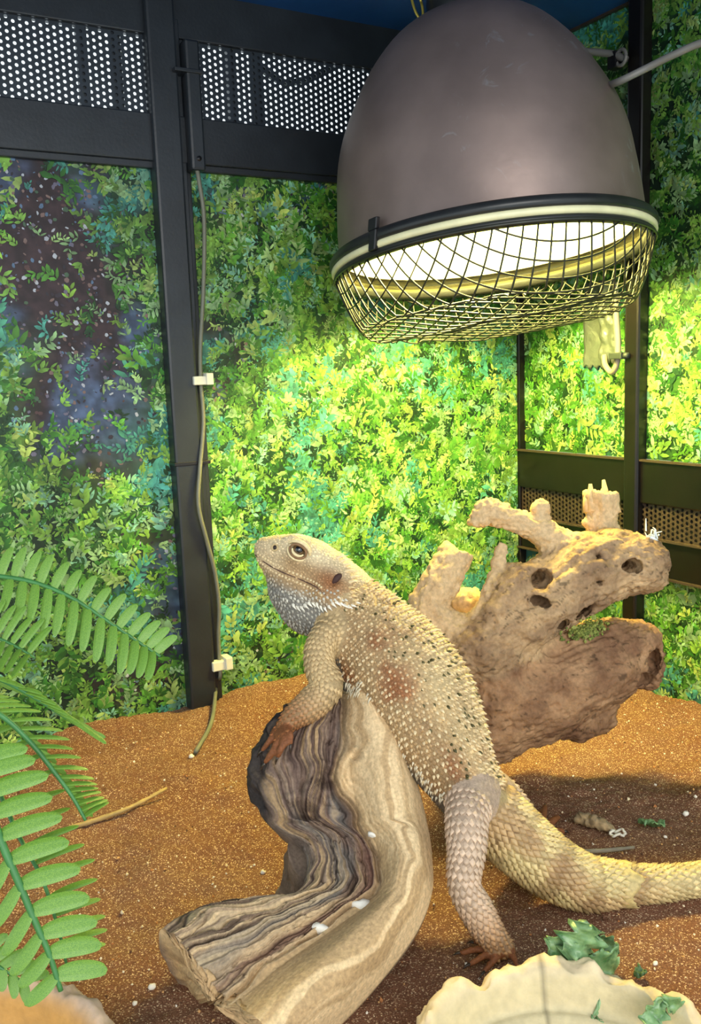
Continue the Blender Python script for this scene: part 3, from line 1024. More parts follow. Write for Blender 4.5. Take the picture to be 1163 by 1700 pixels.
# ------------------------------------------------------------------ branching driftwood behind the dragon
def make_branch():
    D = 0.83
    allp = pr([(650, 780, D - 0.14, 1), (1130, 1320, D + 0.16, 1), (650, 1320, D - 0.14, 1), (1130, 780, D + 0.16, 1), (650, 780, D + .16, 1), (1130, 1320, D - .14, 1)])[:, :3]
    Fd = Field(allp.min(0), allp.max(0), 0.0019)
    ch = {}
    def C(name, l, k=0.012, n=5):
        q = catmull(pr(l), n); q[:, 3] = np.maximum(q[:, 3], 0.0015)
        ch[name] = q; Fd.chain(q, k)
    C('upper', [(770, 1085, .80, 34), (800, 1072, .805, 46), (845, 1042, .815, 60), (900, 1003, .82, 62), (955, 962, .825, 62), (1010, 940, .83, 58), (1050, 936, .83, 52), (1068, 932, .83, 40)])
    C('lower', [(800, 1195, .83, 62), (850, 1165, .835, 72), (915, 1135, .845, 80), (980, 1105, .855, 76), (1035, 1085, .86, 58), (1068, 1105, .86, 38)], 0.010)
    C('heel', [(805, 1150, .82, 45), (800, 1215, .84, 48), (840, 1235, .86, 30)], 0.02)
    C('skirt', [(900, 1180, .85, 58), (950, 1185, .86, 46), (992, 1192, .87, 28)], 0.02)
    C('web', [(840, 1090, .825, 50), (830, 1160, .83, 55)], 0.02)
    C('plank', [(790, 1062, .81, 34), (740, 1042, .815, 34), (712, 1010, .815, 33), (735, 962, .82, 30), (757, 925, .825, 27)], 0.010)
    C('knob', [(800, 1030, .85, 24), (778, 1008, .855, 27), (768, 1000, .855, 22)], 0.006)
    C('twig', [(792, 1035, .805, 16), (810, 985, .81, 13), (826, 935, .815, 10), (835, 908, .815, 8)], 0.006)
    C('stub', [(840, 980, .81, 22), (848, 948, .815, 10)], 0.008)
    C('ridge', [(830, 1010, .80, 24), (862, 962, .808, 17), (890, 942, .815, 10)], 0.014)
    C('arm', [(960, 925, .83, 34), (925, 903, .83, 25), (890, 882, .83, 20), (850, 862, .828, 20), (818, 852, .826, 21), (796, 858, .825, 16), (782, 872, .825, 9)], 0.012)
    C('arm2', [(822, 850, .826, 16), (812, 838, .826, 13), (796, 838, .826, 9)], 0.006)
    C('arm3', [(800, 862, .825, 10), (778, 875, .825, 6)], 0.005)
    C('nub', [(905, 886, .83, 15), (898, 862, .83, 12), (896, 842, .83, 13)], 0.008)
    C('stump', [(1005, 925, .85, 30), (1003, 880, .85, 24), (1000, 845, .85, 26), (998, 822, .85, 28)], 0.010)
    C('stump_side', [(985, 880, .848, 10), (975, 868, .846, 8)], 0.005)
    # flat broken tops
    for (x, y, d, ux, uy, rx) in ((770, 893, .825, .45, -.9, 30), (1000, 782, .85, 0.05, -1, 46), (842, 893, .815, .3, -.95, 12)):
        n_ = unit(ux * _R - uy * _U); t_ = unit(np.cross(n_, _F)); f_ = np.cross(n_, t_)
        r = rx * d / FPX
        Fd.ell(P(x, y, d), [n_, t_, f_], [r * 0.8, r * 1.5, r * 1.6], 0.001, True)
    # holes
    for x, y, rx, ry, tilt, dep in ((993, 924, 10, 9, 0.3, 22), (1050, 940, 17, 10, 0.0, 26), (898, 961, 19, 15, -0.4, 26), (900, 1000, 16, 7, 0.3, 16), (975, 1016, 19, 8, -0.5, 20), (936, 1040, 10, 5, -0.7, 14), (995, 966, 9, 6, 0.4, 12), (1088, 1100, 14, 26, 0.2, 14), (1070, 1130, 22, 14, 0, 12)):
        q = Fd.hit(x, y)
        e1 = unit(math.cos(tilt) * _R - math.sin(tilt) * _U); e2 = np.cross(_F, e1)
        k = 0.83 / FPX
        Fd.ell(q, [e1, e2, _F], [rx * k, ry * k, dep * 3.0 * k], 0.0022, True)
    # hollow under the lower trunk on the viewer's side
    Fd.ell(P(905, 1285, .84), np.eye(3), [0.045, 0.04, 0.030], 0.01, True)
    v, f = Fd.nets()
    v = relax(v, f, 2)
    n = vnormals(v, f)
    # local grain direction
    names = list(ch); best = np.full(len(v), 9.0); gd = np.zeros_like(v); lab = np.zeros(len(v), int); along = np.zeros(len(v))
    for k, nm in enumerate(names):
        q = ch[nm]
        s0 = 0
        for a, b in zip(q[:-1], q[1:]):
            ba = b[:3] - a[:3]; L_ = np.linalg.norm(ba)
            t = np.clip(((v - a[:3]) @ ba) / (ba @ ba), 0, 1)
            d = np.linalg.norm(v - a[:3] - t[:, None] * ba, axis=1) - (a[3] + t * (b[3] - a[3]))
            m = d < best
            best[m] = d[m]; gd[m] = unit(ba); lab[m] = k; along[m] = s0 + t[m] * L_
            s0 += L_
    side = v - (v * gd).sum(1, keepdims=True) * gd
    q = side * 190 + (along * 16)[:, None] * V3(1, .7, .3)
    grain = fbm(side * 330 + (along * 14)[:, None] * V3(1, .7, .3), 5, 3, 0.6)
    bump = fbm(v * 28, 6, 4)
    fine = fbm(v * 160, 8, 3)
    thin = np.isin(lab, [names.index(k) for k in ('plank', 'twig', 'arm', 'arm2', 'arm3', 'nub', 'stump', 'stump_side', 'knob')])
    amp = np.where(thin, 0.55, 1.0)
    v = v + n * (0.0048 * bump * amp + np.where(thin, 0.0017, 0.0014) * grain + 0.0009 * fine - np.where(thin, 0, .0022) * np.exp(-(np.abs(fbm(side * 60 + (along * 8)[:, None] * V3(1, .7, .3), 27, 3)) / .07) ** 2))[:, None]
    gz = np.array([SZ(0, 0)])
    v[:, 2] = np.maximum(v[:, 2], -0.03)
    # colours: grey-tan trunk, browner lower trunk (mottled stain, some painted shade), paler bare branches
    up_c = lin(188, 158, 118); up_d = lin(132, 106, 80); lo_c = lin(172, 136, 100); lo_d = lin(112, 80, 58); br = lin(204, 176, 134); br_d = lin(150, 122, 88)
    g01 = smooth01(-0.7, 0.7, fbm(side * 260 + (along * 12)[:, None] * V3(1, .7, .3), 205, 3, .6) * 0.6 + 0.7 * fbm(v * 28, 206, 4))[:, None]
    c = up_d + (up_c - up_d) * g01
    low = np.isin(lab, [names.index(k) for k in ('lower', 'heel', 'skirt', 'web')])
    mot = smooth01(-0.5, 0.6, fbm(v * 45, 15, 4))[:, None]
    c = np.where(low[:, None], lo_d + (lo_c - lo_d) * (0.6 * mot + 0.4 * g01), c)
    c = np.where(thin[:, None], br + (br_d - br) * (.55 * smooth01(0.2, 0.9, fbm(side * 300 + (along * 12)[:, None] * V3(1, .7, .3), 207, 3, .6)))[:, None], c)
    # soften the colour seams between the limbs
    e = np.vstack([f[:, [0, 1]], f[:, [1, 2]], f[:, [2, 3]], f[:, [3, 0]]])
    for _ in range(5):
        acc = np.stack([np.bincount(e[:, 0], c[e[:, 1], k], len(v)) + np.bincount(e[:, 1], c[e[:, 0], k], len(v)) for k in range(3)], 1)
        cnt = (np.bincount(e[:, 0], minlength=len(v)) + np.bincount(e[:, 1], minlength=len(v)))[:, None]
        c = 0.4 * c + 0.6 * acc / np.maximum(cnt, 1)
    # dark cracks
    crk = np.abs(fbm(side * 70 + (along * 9)[:, None] * V3(1, .7, .3), 23, 2)) < 0.028
    c[crk & ~thin] *= 0.45
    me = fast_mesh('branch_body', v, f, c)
    wood = material('bleached_driftwood', rough=0.8, attr=True, var=0.2, scale=300, bump=0.5, bscale=520, spec=0.2)
    root = thing('branching_driftwood', G(880, 1280), 'forked bleached driftwood with holes and broken stubs behind the dragon', 'driftwood')
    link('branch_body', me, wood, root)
    # patch of small yellow-green flecks on the lower trunk
    g = np.random.default_rng(5)
    mb = MB()
    fleck_cols = [lin(128, 138, 62), lin(150, 156, 80), lin(100, 114, 50)]
    for _ in range(260):
        x = g.normal(972, 15); y = g.normal(1045 - (x - 972) * 0.25, 7)
        q = Fd.hit(x, y)
        if q[2] < 0.02: continue
        r = g.uniform(0.001, 0.0026)
        d1 = unit(g.normal(size=3)); d2 = unit(np.cross(d1, g.normal(size=3)))
        d3 = np.cross(d1, d2)
        mb.add([q + r * d1, q + r * d2, q + r * d3, q - r * d1 * 0.8, q - r * d2, q - r * d3], [(0, 1, 2), (0, 2, 4), (0, 4, 5), (0, 5, 1), (3, 2, 1), (3, 4, 2), (3, 5, 4), (3, 1, 5)], fleck_cols[g.integers(0, 3)])
    o = link('fleck_patch', mb.mesh('fleck_patch', False), material('yellow_green_flecks', rough=0.9, attr=True, var=0.2, scale=300), root)
    o['kind'] = 'stuff'; o['label'] = 'patch of yellow-green flecks'
    # jagged fibres on the broken ends
    fm = material('straw_wood_fibre', lin(204, 176, 132), 0.8, 0, 0.2, 200)
    for (x0, x1, y, d, nn_, hh, ux) in ((972, 1026, 838, .848, 8, 38, -0.12), (890, 904, 838, .829, 4, 7, .1)):
        for i in range(nn_):
            x = x0 + (x1 - x0) * (i + 0.5) / nn_
            yy = y + g.uniform(-3, 3)
            hgt = hh * g.uniform(0.4, 1.1)
            p0 = P(x, yy + 12, d + g.uniform(-.006, .006)); p1 = P(x + ux * hgt + g.uniform(-3, 3), yy - hgt, d + g.uniform(-.006, .006))
            r = 0.0048 if hh > 10 else 0.0022
            link('splinter', MB().tube([p0, (p0 + p1) / 2, p1], [r, r * 0.85, r * 0.35], 5).mesh('splinter'), fm, root)
    return Fd


BRANCH = make_branch()

# ------------------------------------------------------------------ the bearded dragon
def make_dragon():
    ground = 0.0015
    CH = {}
    def ch(name, l, n=6, floor_=False):
        q = pr(l)
        q = catmull(q, n)
        q[:, 3] = np.maximum(q[:, 3], 0.0012)
        if floor_:
            q[:, 2] = np.maximum(q[:, 2], ground + q[:, 3] * 0.9)
        CH[name] = q
        return q
    ch('trunk', [(585, 1012, .690, 44), (612, 1042, .684, 60), (648, 1088, .675, 82), (690, 1150, .665, 92), (730, 1225, .655, 78), (765, 1290, .648, 58), (792, 1332, .645, 46)])
    ch('neck', [(545, 965, .692, 40), (575, 995, .692, 46), (605, 1030, .687, 52)])
    ch('skull', [(441, 911, .690, 19), (470, 915, .690, 27), (505, 926, .690, 36), (545, 950, .690, 37), (570, 975, .690, 40)])
    ch('jaw', [(446, 930, .690, 17), (470, 952, .690, 26), (505, 978, .690, 38), (545, 995, .690, 44)])
    ch('beard', [(478, 985, .690, 28), (505, 1012, .690, 36), (530, 1020, .690, 36), (560, 1010, .690, 38)])
    ch('tail', [(780, 1312, .645, 46), (828, 1364, .645, 52), (880, 1412, .647, 50), (930, 1448, .650, 46), (990, 1472, .655, 39), (1040, 1480, .660, 30), (1090, 1480, .662, 26.5), (1163, 1480, .667, 26), (1250, 1470, .685, 21), (1340, 1440, .715, 14), (1420, 1405, .75, 5)], 6, True)
    ch('arm', [(575, 1040, .676, 26), (545, 1052, .664, 25), (531, 1078, .656, 25), (531, 1108, .650, 25), (542, 1140, .644, 27), (518, 1168, .641, 26), (488, 1190, .640, 20), (468, 1212, .640, 13), (461, 1226, .640, 12)])
    ch('arm_far', [(640, 1040, .735, 26), (676, 1080, .755, 24), (668, 1125, .742, 16), (655, 1150, .728, 12)])
    ch('leg', [(785, 1318, .630, 36), (775, 1355, .612, 34), (774, 1410, .600, 30), (770, 1468, .594, 25), (790, 1510, .595, 26), (812, 1548, .599, 24), (834, 1574, .603, 18), (842, 1588, .604, 13)])
    CH['leg'][:, 2] = np.maximum(CH['leg'][:, 2], ground + CH['leg'][:, 3] * 0.8)
    ch('leg_far', [(822, 1312, .678, 32), (850, 1338, .695, 27), (880, 1372, .718, 20), (896, 1394, .742, 13)])
    ch('chest', [(562, 1052, .682, 30), (586, 1090, .676, 34), (606, 1132, .672, 34), (632, 1172, .668, 34)])
    CH['leg_far'][:, 2] = np.maximum(CH['leg_far'][:, 2], ground + CH['leg_far'][:, 3] * 0.9)
    # toes: hand on the log, feet on the sand
    toes = []
    def toe(pts, claw=True):
        q = catmull(np.array(pts), 4)
        toes.append(q)
    px = 0.64 / FPX
    for l in ([(464, 1218, .634, 8), (459, 1236, .626, 7), (450, 1252, .624, 6), (440, 1266, .626, 4.5)],
              [(470, 1214, .632, 8), (470, 1232, .622, 7), (465, 1246, .620, 6), (461, 1256, .622, 4.5)],
              [(458, 1214, .640, 7), (449, 1228, .634, 6), (441, 1238, .634, 5), (434, 1246, .636, 4)],
              [(476, 1208, .632, 7), (482, 1222, .622, 6), (482, 1234, .621, 4.5)],
              [(456, 1212, .648, 6), (448, 1218, .650, 5), (443, 1226, .652, 4)]):
        toe(pr(l))
    fb = CH['leg'][-1][:3].copy()
    for dx, dy, r in ((-0.026, -0.010, .0028), (-0.030, 0.002, .003), (-0.018, -0.018, .0028), (0.004, -0.014, .0026), (-0.020, 0.012, .0026)):
        p0 = fb.copy(); p1 = fb + V3(dx, dy, 0) * 0.5; p2 = fb + V3(dx, dy, 0)
        p0[2] = 0.006; p1[2] = 0.0062; p2[2] = 0.003
        toe(np.c_[np.array([p0, p1, p2]), [r * 1.4, r, r * 0.7]])
    fb2 = CH['leg_far'][-1][:3].copy()
    for (x, y) in ((904, 1342), (926, 1360), (890, 1352), (934, 1384)):
        e_ = G(x, y, 0.004); p0 = fb2.copy(); p0[2] = 0.007
        m_ = (p0 + e_) / 2; m_[2] = 0.009; e_[2] = 0.006
        toe(np.c_[np.array([p0, m_, e_]), [.0048, .0036, .0024]])
    fb3 = CH['arm_far'][-1][:3].copy()
    for dx, dz in ((-0.01, -0.012), (0.0, -0.016), (0.01, -0.012)):
        toe(np.c_[np.array([fb3, fb3 + V3(dx * .5, 0.004, dz * .5), fb3 + V3(dx, 0.004, dz)]), [.005, .004, .0025]])
    allq = np.vstack(list(CH.values()) + toes)
    allq = allq[allq[:, 0] < 0.60]
    lo = (allq[:, :3] - allq[:, 3:]).min(0) - 0.012; hi = (allq[:, :3] + allq[:, 3:]).max(0) + 0.012
    Fd = Field(lo, hi, 0.00135)
    kk = dict(trunk=.012, neck=.014, skull=.008, jaw=.007, beard=.012, tail=.012, arm=.009, arm_far=.009, leg=.011, leg_far=.010, chest=.012)
    for nm, q in CH.items(): Fd.chain(q, kk[nm])
    for q in toes: Fd.chain(q, .0025)
    # head shape: brow ridge, cheek pads at the jaw hinge, flat crown, eye socket
    px = .69 / FPX
    hd = unit(P(441, 911, .69) - P(560, 962, .69)); hs = -_F - hd * (-_F @ hd); hs = unit(hs); hu = np.cross(hs, hd)
    if hu @ UP < 0: hu = -hu
    for sgn in (1, -1):
        Fd.ell(P(500, 903, .690) + hs * sgn * 20 * px, [hd, hs, hu], [26 * px, 12 * px, 12 * px], .005)
        Fd.ell(P(556, 985, .690) + hs * sgn * 32 * px, [hd, hs, hu], [32 * px, 22 * px, 26 * px], .010)
    Fd.ell(P(498, 914, .690) + hs * 40 * px, [hd, hs, hu], [13 * px, 13 * px, 10 * px], .003, True)
    ear = Fd.hit(558, 962)
    Fd.ell(ear, [unit(hu + 0.35 * -hd), unit(np.cross(hs, hu + .35 * -hd)), hs], [13 * px, 6 * px, 8 * px], .002, True)
    v, f = Fd.nets()
    v = relax(v, f, 3)
    n = vnormals(v, f)
    # nearest chain, place along it
    names = list(CH)
    best = np.full(len(v), 9.0); lab = np.zeros(len(v), int); al = np.zeros(len(v))
    for k, nm in enumerate(names):
        q = CH[nm]; m_ = len(q) - 1
        for i, (a, b) in enumerate(zip(q[:-1], q[1:])):
            ba = b[:3] - a[:3]
            t = np.clip(((v - a[:3]) @ ba) / (ba @ ba), 0, 1)
            d = np.linalg.norm(v - a[:3] - t[:, None] * ba, axis=1) - (a[3] + t * (b[3] - a[3]))
            m = d < best
            best[m] = d[m]; lab[m] = k; al[m] = (i + t[m]) / m_
    for q in toes:
        for a, b in zip(q[:-1], q[1:]):
            ba = b[:3] - a[:3]
            t = np.clip(((v - a[:3]) @ ba) / (ba @ ba), 0, 1)
            d = np.linalg.norm(v - a[:3] - t[:, None] * ba, axis=1) - (a[3] + t * (b[3] - a[3]))
            m = d < best
            best[m] = d[m]; lab[m] = 99
    # dorsal direction of the trunk: up and away from the belly
    sp_dir = unit(CH['trunk'][0, :3] - CH['trunk'][-1, :3])
    dor = unit(0.80 * _R + 0.58 * _U - 0.32 * _F); dor = unit(dor - sp_dir * (dor @ sp_dir))

    def skin_colour(p, nr, labv, alv):
        """the animal's own markings: straw back, rust flank patches, grey beard and belly, rusty hands"""
        m1 = fbm(p * 55, 41, 3); m2 = fbm(p * 150, 42, 2); m3 = fbm(p * 28, 43, 3)
        dd = nr @ dor
        straw = lin(208, 184, 136); tan = lin(176, 146, 104); rust = lin(150, 92, 52); grey = lin(122, 118, 108); brown = lin(116, 82, 50); cream = lin(230, 210, 168)
        c = np.broadcast_to(tan, p.shape).copy()
        nm = lambda *k: np.isin(labv, [names.index(q) for q in k])
        tr = nm('trunk', 'neck')
        back = smooth01(0.15, 0.75, dd)[:, None]
        cc = tan + (rust - tan) * (0.85 * smooth01(-0.15, 0.55, m3 + 0.35 * m1))[:, None]
        cc = cc + (straw - cc) * back * (0.55 + 0.35 * smooth01(-.5, .5, m1))[:, None]
        cc = cc + (brown - cc) * (smooth01(0.55, 0.95, alv) * (1 - back[:, 0]) * 0.7)[:, None]
        cc = cc + (grey - cc) * smooth01(-0.45, -0.75, dd)[:, None] * 0.85
        c[tr] = cc[tr]
        hd_ = nm('skull', 'jaw', 'beard')
        hh = ((p - P(520, 945, .69)) @ hu) / (px * 40)
        fw = ((p - P(520, 945, .69)) @ hd) / (px * 60)
        ch_ = tan + (cream - tan) * smooth01(-0.1, 0.6, hh)[:, None]
        ch_ = ch_ + (rust * 1.05 - ch_) * (0.8 * np.exp(-(((fw + 0.55) / 0.42) ** 2 + ((hh + 0.1) / 0.5) ** 2)))[:, None]
        ch_ = ch_ + (lin(132, 130, 122) - ch_) * smooth01(-0.75, -1.35, hh)[:, None] * 0.95
        ch_ = ch_ + (cream * 0.92 - ch_) * (smooth01(0.6, 1.1, fw) * smooth01(-1.2, -0.3, hh))[:, None] * 0.6
        c[hd_] = ch_[hd_]
        tl = nm('tail')
        ct = lin(206, 186, 132) + (tan - lin(206, 186, 132)) * smooth01(-0.3, 0.5, m3)[:, None]
        ct = ct + (brown - ct) * (0.45 * smooth01(0.1, 0.6, np.sin(alv * 70) * 0.6 + m1 * 0.5))[:, None] * smooth01(0.6, 0.3, alv)[:, None]
        c[tl] = ct[tl]
        am = nm('arm', 'arm_far')
        ca = lin(186, 160, 116) + (rust - lin(186, 160, 116)) * smooth01(0.5, 0.95, alv)[:, None]
        c[am] = ca[am]
        lg = nm('leg', 'leg_far')
        cl = lin(190, 166, 142) + (lin(170, 132, 92) - lin(190, 166, 142)) * smooth01(0.5, 1.0, alv)[:, None]
        c[lg] = cl[lg]
        c[nm('chest')] = grey
        c[labv == 99] = lin(148, 92, 56)
        return c * (1 + 0.12 * m2)[:, None]
    sk = skin_colour(v, n, lab, al)
    sk = sk * .75
    v = v + n * (0.0004 * fbm(v * 260, 44, 2))[:, None]
    me = fast_mesh('body', v, f, sk)
    skin = material('dragon_skin', rough=0.62, attr=True, var=0.22, scale=600, bump=0.6, bscale=900, spec=0.3)
    root = thing('bearded_dragon', (0.09, 0.57, 0), 'spiny tan bearded dragon climbing the log with its head raised', 'lizard')
    link('body', me, skin, root)
    scale_m = material('dragon_scale', rough=0.5, attr=True, var=0.12, scale=500, spec=0.35)

    # ---------------- scales
    class Scales:
        def __init__(s): s.v = []; s.f = []; s.c = []; s.n = 0
        def keel(s, p, nr, d, ln, wd, hgt, col):
            """overlapping keeled scales; arrays"""
            d = unit(d - nr * (d * nr).sum(1, keepdims=True)); sd = np.cross(nr, d)
            ln, wd, hgt = (np.broadcast_to(x, (len(p),))[:, None] for x in (ln, wd, hgt))
            base = p - nr * 0.0004
            vv = np.stack([base - d * ln * 0.45, base + sd * wd * 0.5 + d * ln * .05, base - sd * wd * 0.5 + d * ln * .05, p + d * ln * 0.10 + nr * hgt * 0.75, p + d * ln * 0.62 + nr * hgt, base + d * ln * .35], 1)
            k = len(p); o = s.n + np.arange(k)[:, None] * 6
            fc = np.concatenate([o + np.array([[0, 3, 1]]), o + np.array([[0, 2, 3]]), o + np.array([[1, 3, 4]]), o + np.array([[3, 2, 4]]), o + np.array([[1, 4, 5]]), o + np.array([[4, 2, 5]])])
            s.v.append(vv.reshape(-1, 3)); s.f.append(fc); s.n += 6 * k
            cc = np.repeat(col[:, None, :], 6, 1) * np.array([1, 1, 1, 1.0, 1.12, 1])[None, :, None]
            s.c.append(cc.reshape(-1, 3))
        def cone(s, p, nr, d, rad, hgt, lean, col, tip=1.25):
            d = unit(d - nr * (d * nr).sum(1, keepdims=True)); sd = np.cross(nr, d)
            rad, hgt, lean = (np.broadcast_to(x, (len(p),))[:, None] for x in (rad, hgt, lean))
            an = np.arange(6) / 6 * 2 * np.pi
            ring = [p - nr * 0.0005 + rad * (math.cos(q) * d + math.sin(q) * sd) for q in an]
            mid = [p + nr * hgt * 0.42 + d * lean * hgt * 0.25 + 0.62 * rad * (math.cos(q) * d + math.sin(q) * sd) for q in an]
            vv = np.stack(ring + mid + [p + nr * hgt + d * lean * hgt], 1)
            k = len(p); o = s.n + np.arange(k)[:, None] * 13
            fc = []
            for q in range(6):
                r = (q + 1) % 6
                fc += [o + np.array([[q, r, 6 + r]]), o + np.array([[q, 6 + r, 6 + q]]), o + np.array([[6 + q, 6 + r, 12]])]
            s.v.append(vv.reshape(-1, 3)); s.f.append(np.concatenate(fc)); s.n += 13 * k
            cc = np.repeat(col[:, None, :], 13, 1) * np.array([1.0] * 12 + [tip])[None, :, None]
            s.c.append(cc.reshape(-1, 3))
        def build(s, name, label=None):
            me = fast_mesh(name, np.vstack(s.v), np.vstack(s.f), np.vstack(s.c), False)
            o = link(name, me, scale_m, root); o['kind'] = 'stuff'
            if label: o['label'] = label
            return o

    g = np.random.default_rng(3)

    def rings(nm, du, dv, u0=0.0, u1=1.0, jit=0.0):
        """points on the skin in staggered rings round a chain -> points, normals, flow, place along"""
        q = CH[nm]
        seg = np.linalg.norm(np.diff(q[:, :3], axis=0), axis=1); s_ = np.r_[0, np.cumsum(seg)]
        Ltot = s_[-1]
        us = np.arange(u0 * Ltot, u1 * Ltot, du)
        o, d, T, U_ = [], [], [], []
        ref = None
        for k, x in enumerate(us):
            c = np.array([np.interp(x, s_, q[:, i]) for i in range(4)])
            i = min(np.searchsorted(s_, x, 'right') - 1, len(q) - 2)
            t = unit(q[min(i + 1, len(q) - 1), :3] - q[max(i, 0), :3])
            if ref is None: ref = unit(np.cross(t, UP + 0.01))
            ref = unit(ref - t * (ref @ t)); b = np.cross(t, ref)
            m = max(6, int(round(2 * np.pi * c[3] / dv)))
            an = (np.arange(m) + 0.5 * (k % 2)) / m * 2 * np.pi + g.normal(0, jit, m)
            sh = g.normal(0, jit * du * 1.5, m)
            o.append(c[:3] + sh[:, None] * t); d.append(np.cos(an)[:, None] * ref + np.sin(an)[:, None] * b); T.append(np.tile(t, (m, 1))); U_.append(np.full(m, x / Ltot))
        o = np.vstack(o); d = np.vstack(d); T = np.vstack(T); U_ = np.concatenate(U_)
        p, ok = Fd.out(o, d, 0.075, 80)
        nr = Fd.normal(p)
        ok &= (nr * d).sum(1) > 0.35
        ok &= p[:, 2] > 0.0005
        return p[ok], nr[ok], T[ok], U_[ok], d[ok]

    def owned(p, nm):
        """keep points whose nearest chain is one of these"""
        b = np.full(len(p), 9.0); who = np.zeros(len(p), int)
        for k, c in enumerate(names):
            q = CH[c]
            for a, e_ in zip(q[:-1], q[1:]):
                ba = e_[:3] - a[:3]
                t = np.clip(((p - a[:3]) @ ba) / (ba @ ba), 0, 1)
                dd_ = np.linalg.norm(p - a[:3] - t[:, None] * ba, axis=1) - (a[3] + t * (e_[3] - a[3]))
                m = dd_ < b
                b[m] = dd_[m]; who[m] = k
        return np.isin(who, [names.index(x) for x in nm])

    # trunk spikes
    S = Scales()
    p, nr, T, U_, d = rings('trunk', 0.0044, 0.0046, 0.02, 0.98, 0.04)
    m = owned(p, ['trunk', 'neck', 'tail']); p, nr, T, U_, d = p[m], nr[m], T[m], U_[m], d[m]
    dd = nr @ dor
    col = skin_colour(p, nr, np.full(len(p), names.index('trunk')), U_)
    pale = lin(226, 206, 164)
    big = g.random(len(p))
    mixf = np.clip(0.50 + 0.5 * (big - 0.35), 0.2, 1)[:, None]
    col = col + (pale - col) * mixf
    col = np.where((g.random(len(p)) < 0.10)[:, None] & (dd[:, None] > 0.35), lin(70, 66, 36), col)
    dors = smooth01(0.2, 0.7, dd)
    size = 0.00125 + 0.0004 * big
    hgt = (0.0015 + 0.0012 * big) * (1 + 0.4 * dors)
    belly = dd < -0.62
    keep = ~belly
    S.cone(p[keep], nr[keep], T[keep], size[keep], hgt[keep], 0.55, col[keep])
    # finer keeled scales on the back, between the spikes
    p, nr, T, U_, d = rings('trunk', 0.0027, 0.0027, 0.0, 1.0, 0.03)
    m = owned(p, ['trunk', 'neck', 'tail']) & ((nr @ dor) > -0.6); p, nr, T, U_ = p[m], nr[m], T[m], U_[m]
    up_ = smooth01(.1, .5, nr @ dor)[:, None]
    col = skin_colour(p, nr, np.full(len(p), names.index('trunk')), U_) * g.uniform(0.75, 1.25, (len(p), 1))
    col = np.where((g.random(len(p)) < 0.08)[:, None] & (up_ > .3), lin(84, 78, 44), col)
    S.keel(p, nr, T, 0.0036, 0.0027, .0007 + 0.0008 * up_[:, 0], col)
    # lateral fringe of long pale spikes
    p, nr, T, U_, d = rings('trunk', 0.0036, 0.0030, 0.10, 0.92, 0.15)
    dd = nr @ dor
    m = (dd < -0.42) & (dd > -0.72) & ((nr @ -_F) > -0.2) & owned(p, ['trunk']); p, nr, T, U_ = p[m], nr[m], T[m], U_[m]
    fr = g.random(len(p))
    S.cone(p, nr, T, 0.0011, 0.0026 + 0.003 * fr * smooth01(0.8, 0.4, U_), 0.7, np.tile(lin(222, 212, 184), (len(p), 1)) * g.uniform(0.8, 1.05, (len(p), 1)), 1.1)
    # belly: small flat scales
    p, nr, T, U_, d = rings('trunk', 0.0028, 0.0028, 0.0, 1.0, 0.05)
    m = ((nr @ dor) < -0.5) & owned(p, ['trunk', 'neck', 'chest']); p, nr, T, U_ = p[m], nr[m], T[m], U_[m]
    S.keel(p, nr, T, 0.0034, 0.0028, 0.0006, skin_colour(p, nr, np.full(len(p), names.index('trunk')), U_))
    S.build('body_spines', 'pale spiny scales along the back and flank')

    # neck spikes
    S = Scales()
    p, nr, T, U_, d = rings('neck', 0.0030, 0.0034, 0.15, 1.0, 0.12)
    m = owned(p, ['neck', 'trunk']); p, nr, T, U_ = p[m], nr[m], T[m], U_[m]
    dd = nr @ unit(hu + .3 * -hd)
    col = skin_colour(p, nr, np.full(len(p), names.index('neck')), U_ * 0)
    col = col + (lin(222, 200, 156) - col) * .4
    S.cone(p, nr, T, 0.0012, 0.0014 + 0.0022 * g.random(len(p)) * smooth01(-.2, .6, dd), 0.8, col)
    S.build('neck_spines')

    # tail
    S = Scales()
    p, nr, T, U_, d = rings('tail', 0.0046, 0.0047, 0.05, 1.0, 0.02)
    m = owned(p, ['tail', 'trunk']); p, nr, T, U_ = p[m], nr[m], T[m], U_[m]
    col = skin_colour(p, nr, np.full(len(p), names.index('tail')), U_) * g.uniform(0.85, 1.15, (len(p), 1))
    thin = smooth01(0.40, 0.52, U_)
    S.keel(p, nr, T, 0.0066 - 0.0012 * thin, 0.0050 - .0012 * thin, 0.0031 - 0.0018 * thin, col * 1.08)
    S.build('tail_scales')
    # limbs
    S = Scales()
    for nm, du, dv, ln, wd, hg in (('arm', .0034, .0036, .0052, .0040, .0011), ('arm_far', .0036, .0038, .0052, .0040, .0011), ('leg', .0042, .0044, .0062, .0048, .0019), ('leg_far', .0044, .0046, .0062, .0048, .0018)):
        p, nr, T, U_, d = rings(nm, du, dv, 0.10, 1.0, 0.02)
        m = owned(p, [nm]); p, nr, T, U_ = p[m], nr[m], T[m], U_[m]
        col = skin_colour(p, nr, np.full(len(p), names.index(nm)), U_) * g.uniform(0.88, 1.18, (len(p), 1))
        tp = 1 - 0.4 * smooth01(0.7, 1.0, U_)
        S.keel(p, nr, T, ln * tp, wd * tp, hg * tp, col * 1.08)
    S.build('limb_scales')
    # head: fine scales scattered evenly on the skin
    S = Scales()
    hm = np.isin(lab, [names.index(k) for k in ('skull', 'jaw', 'beard')])
    cand = v[hm]; cn = n[hm]
    order = g.permutation(len(cand)); cell = {}; keep = []
    hhv = ((cand - P(520, 945, .69)) @ hu) / (px * 40)
    R_ = np.where(hhv < -0.5, 0.0023, 0.0019)
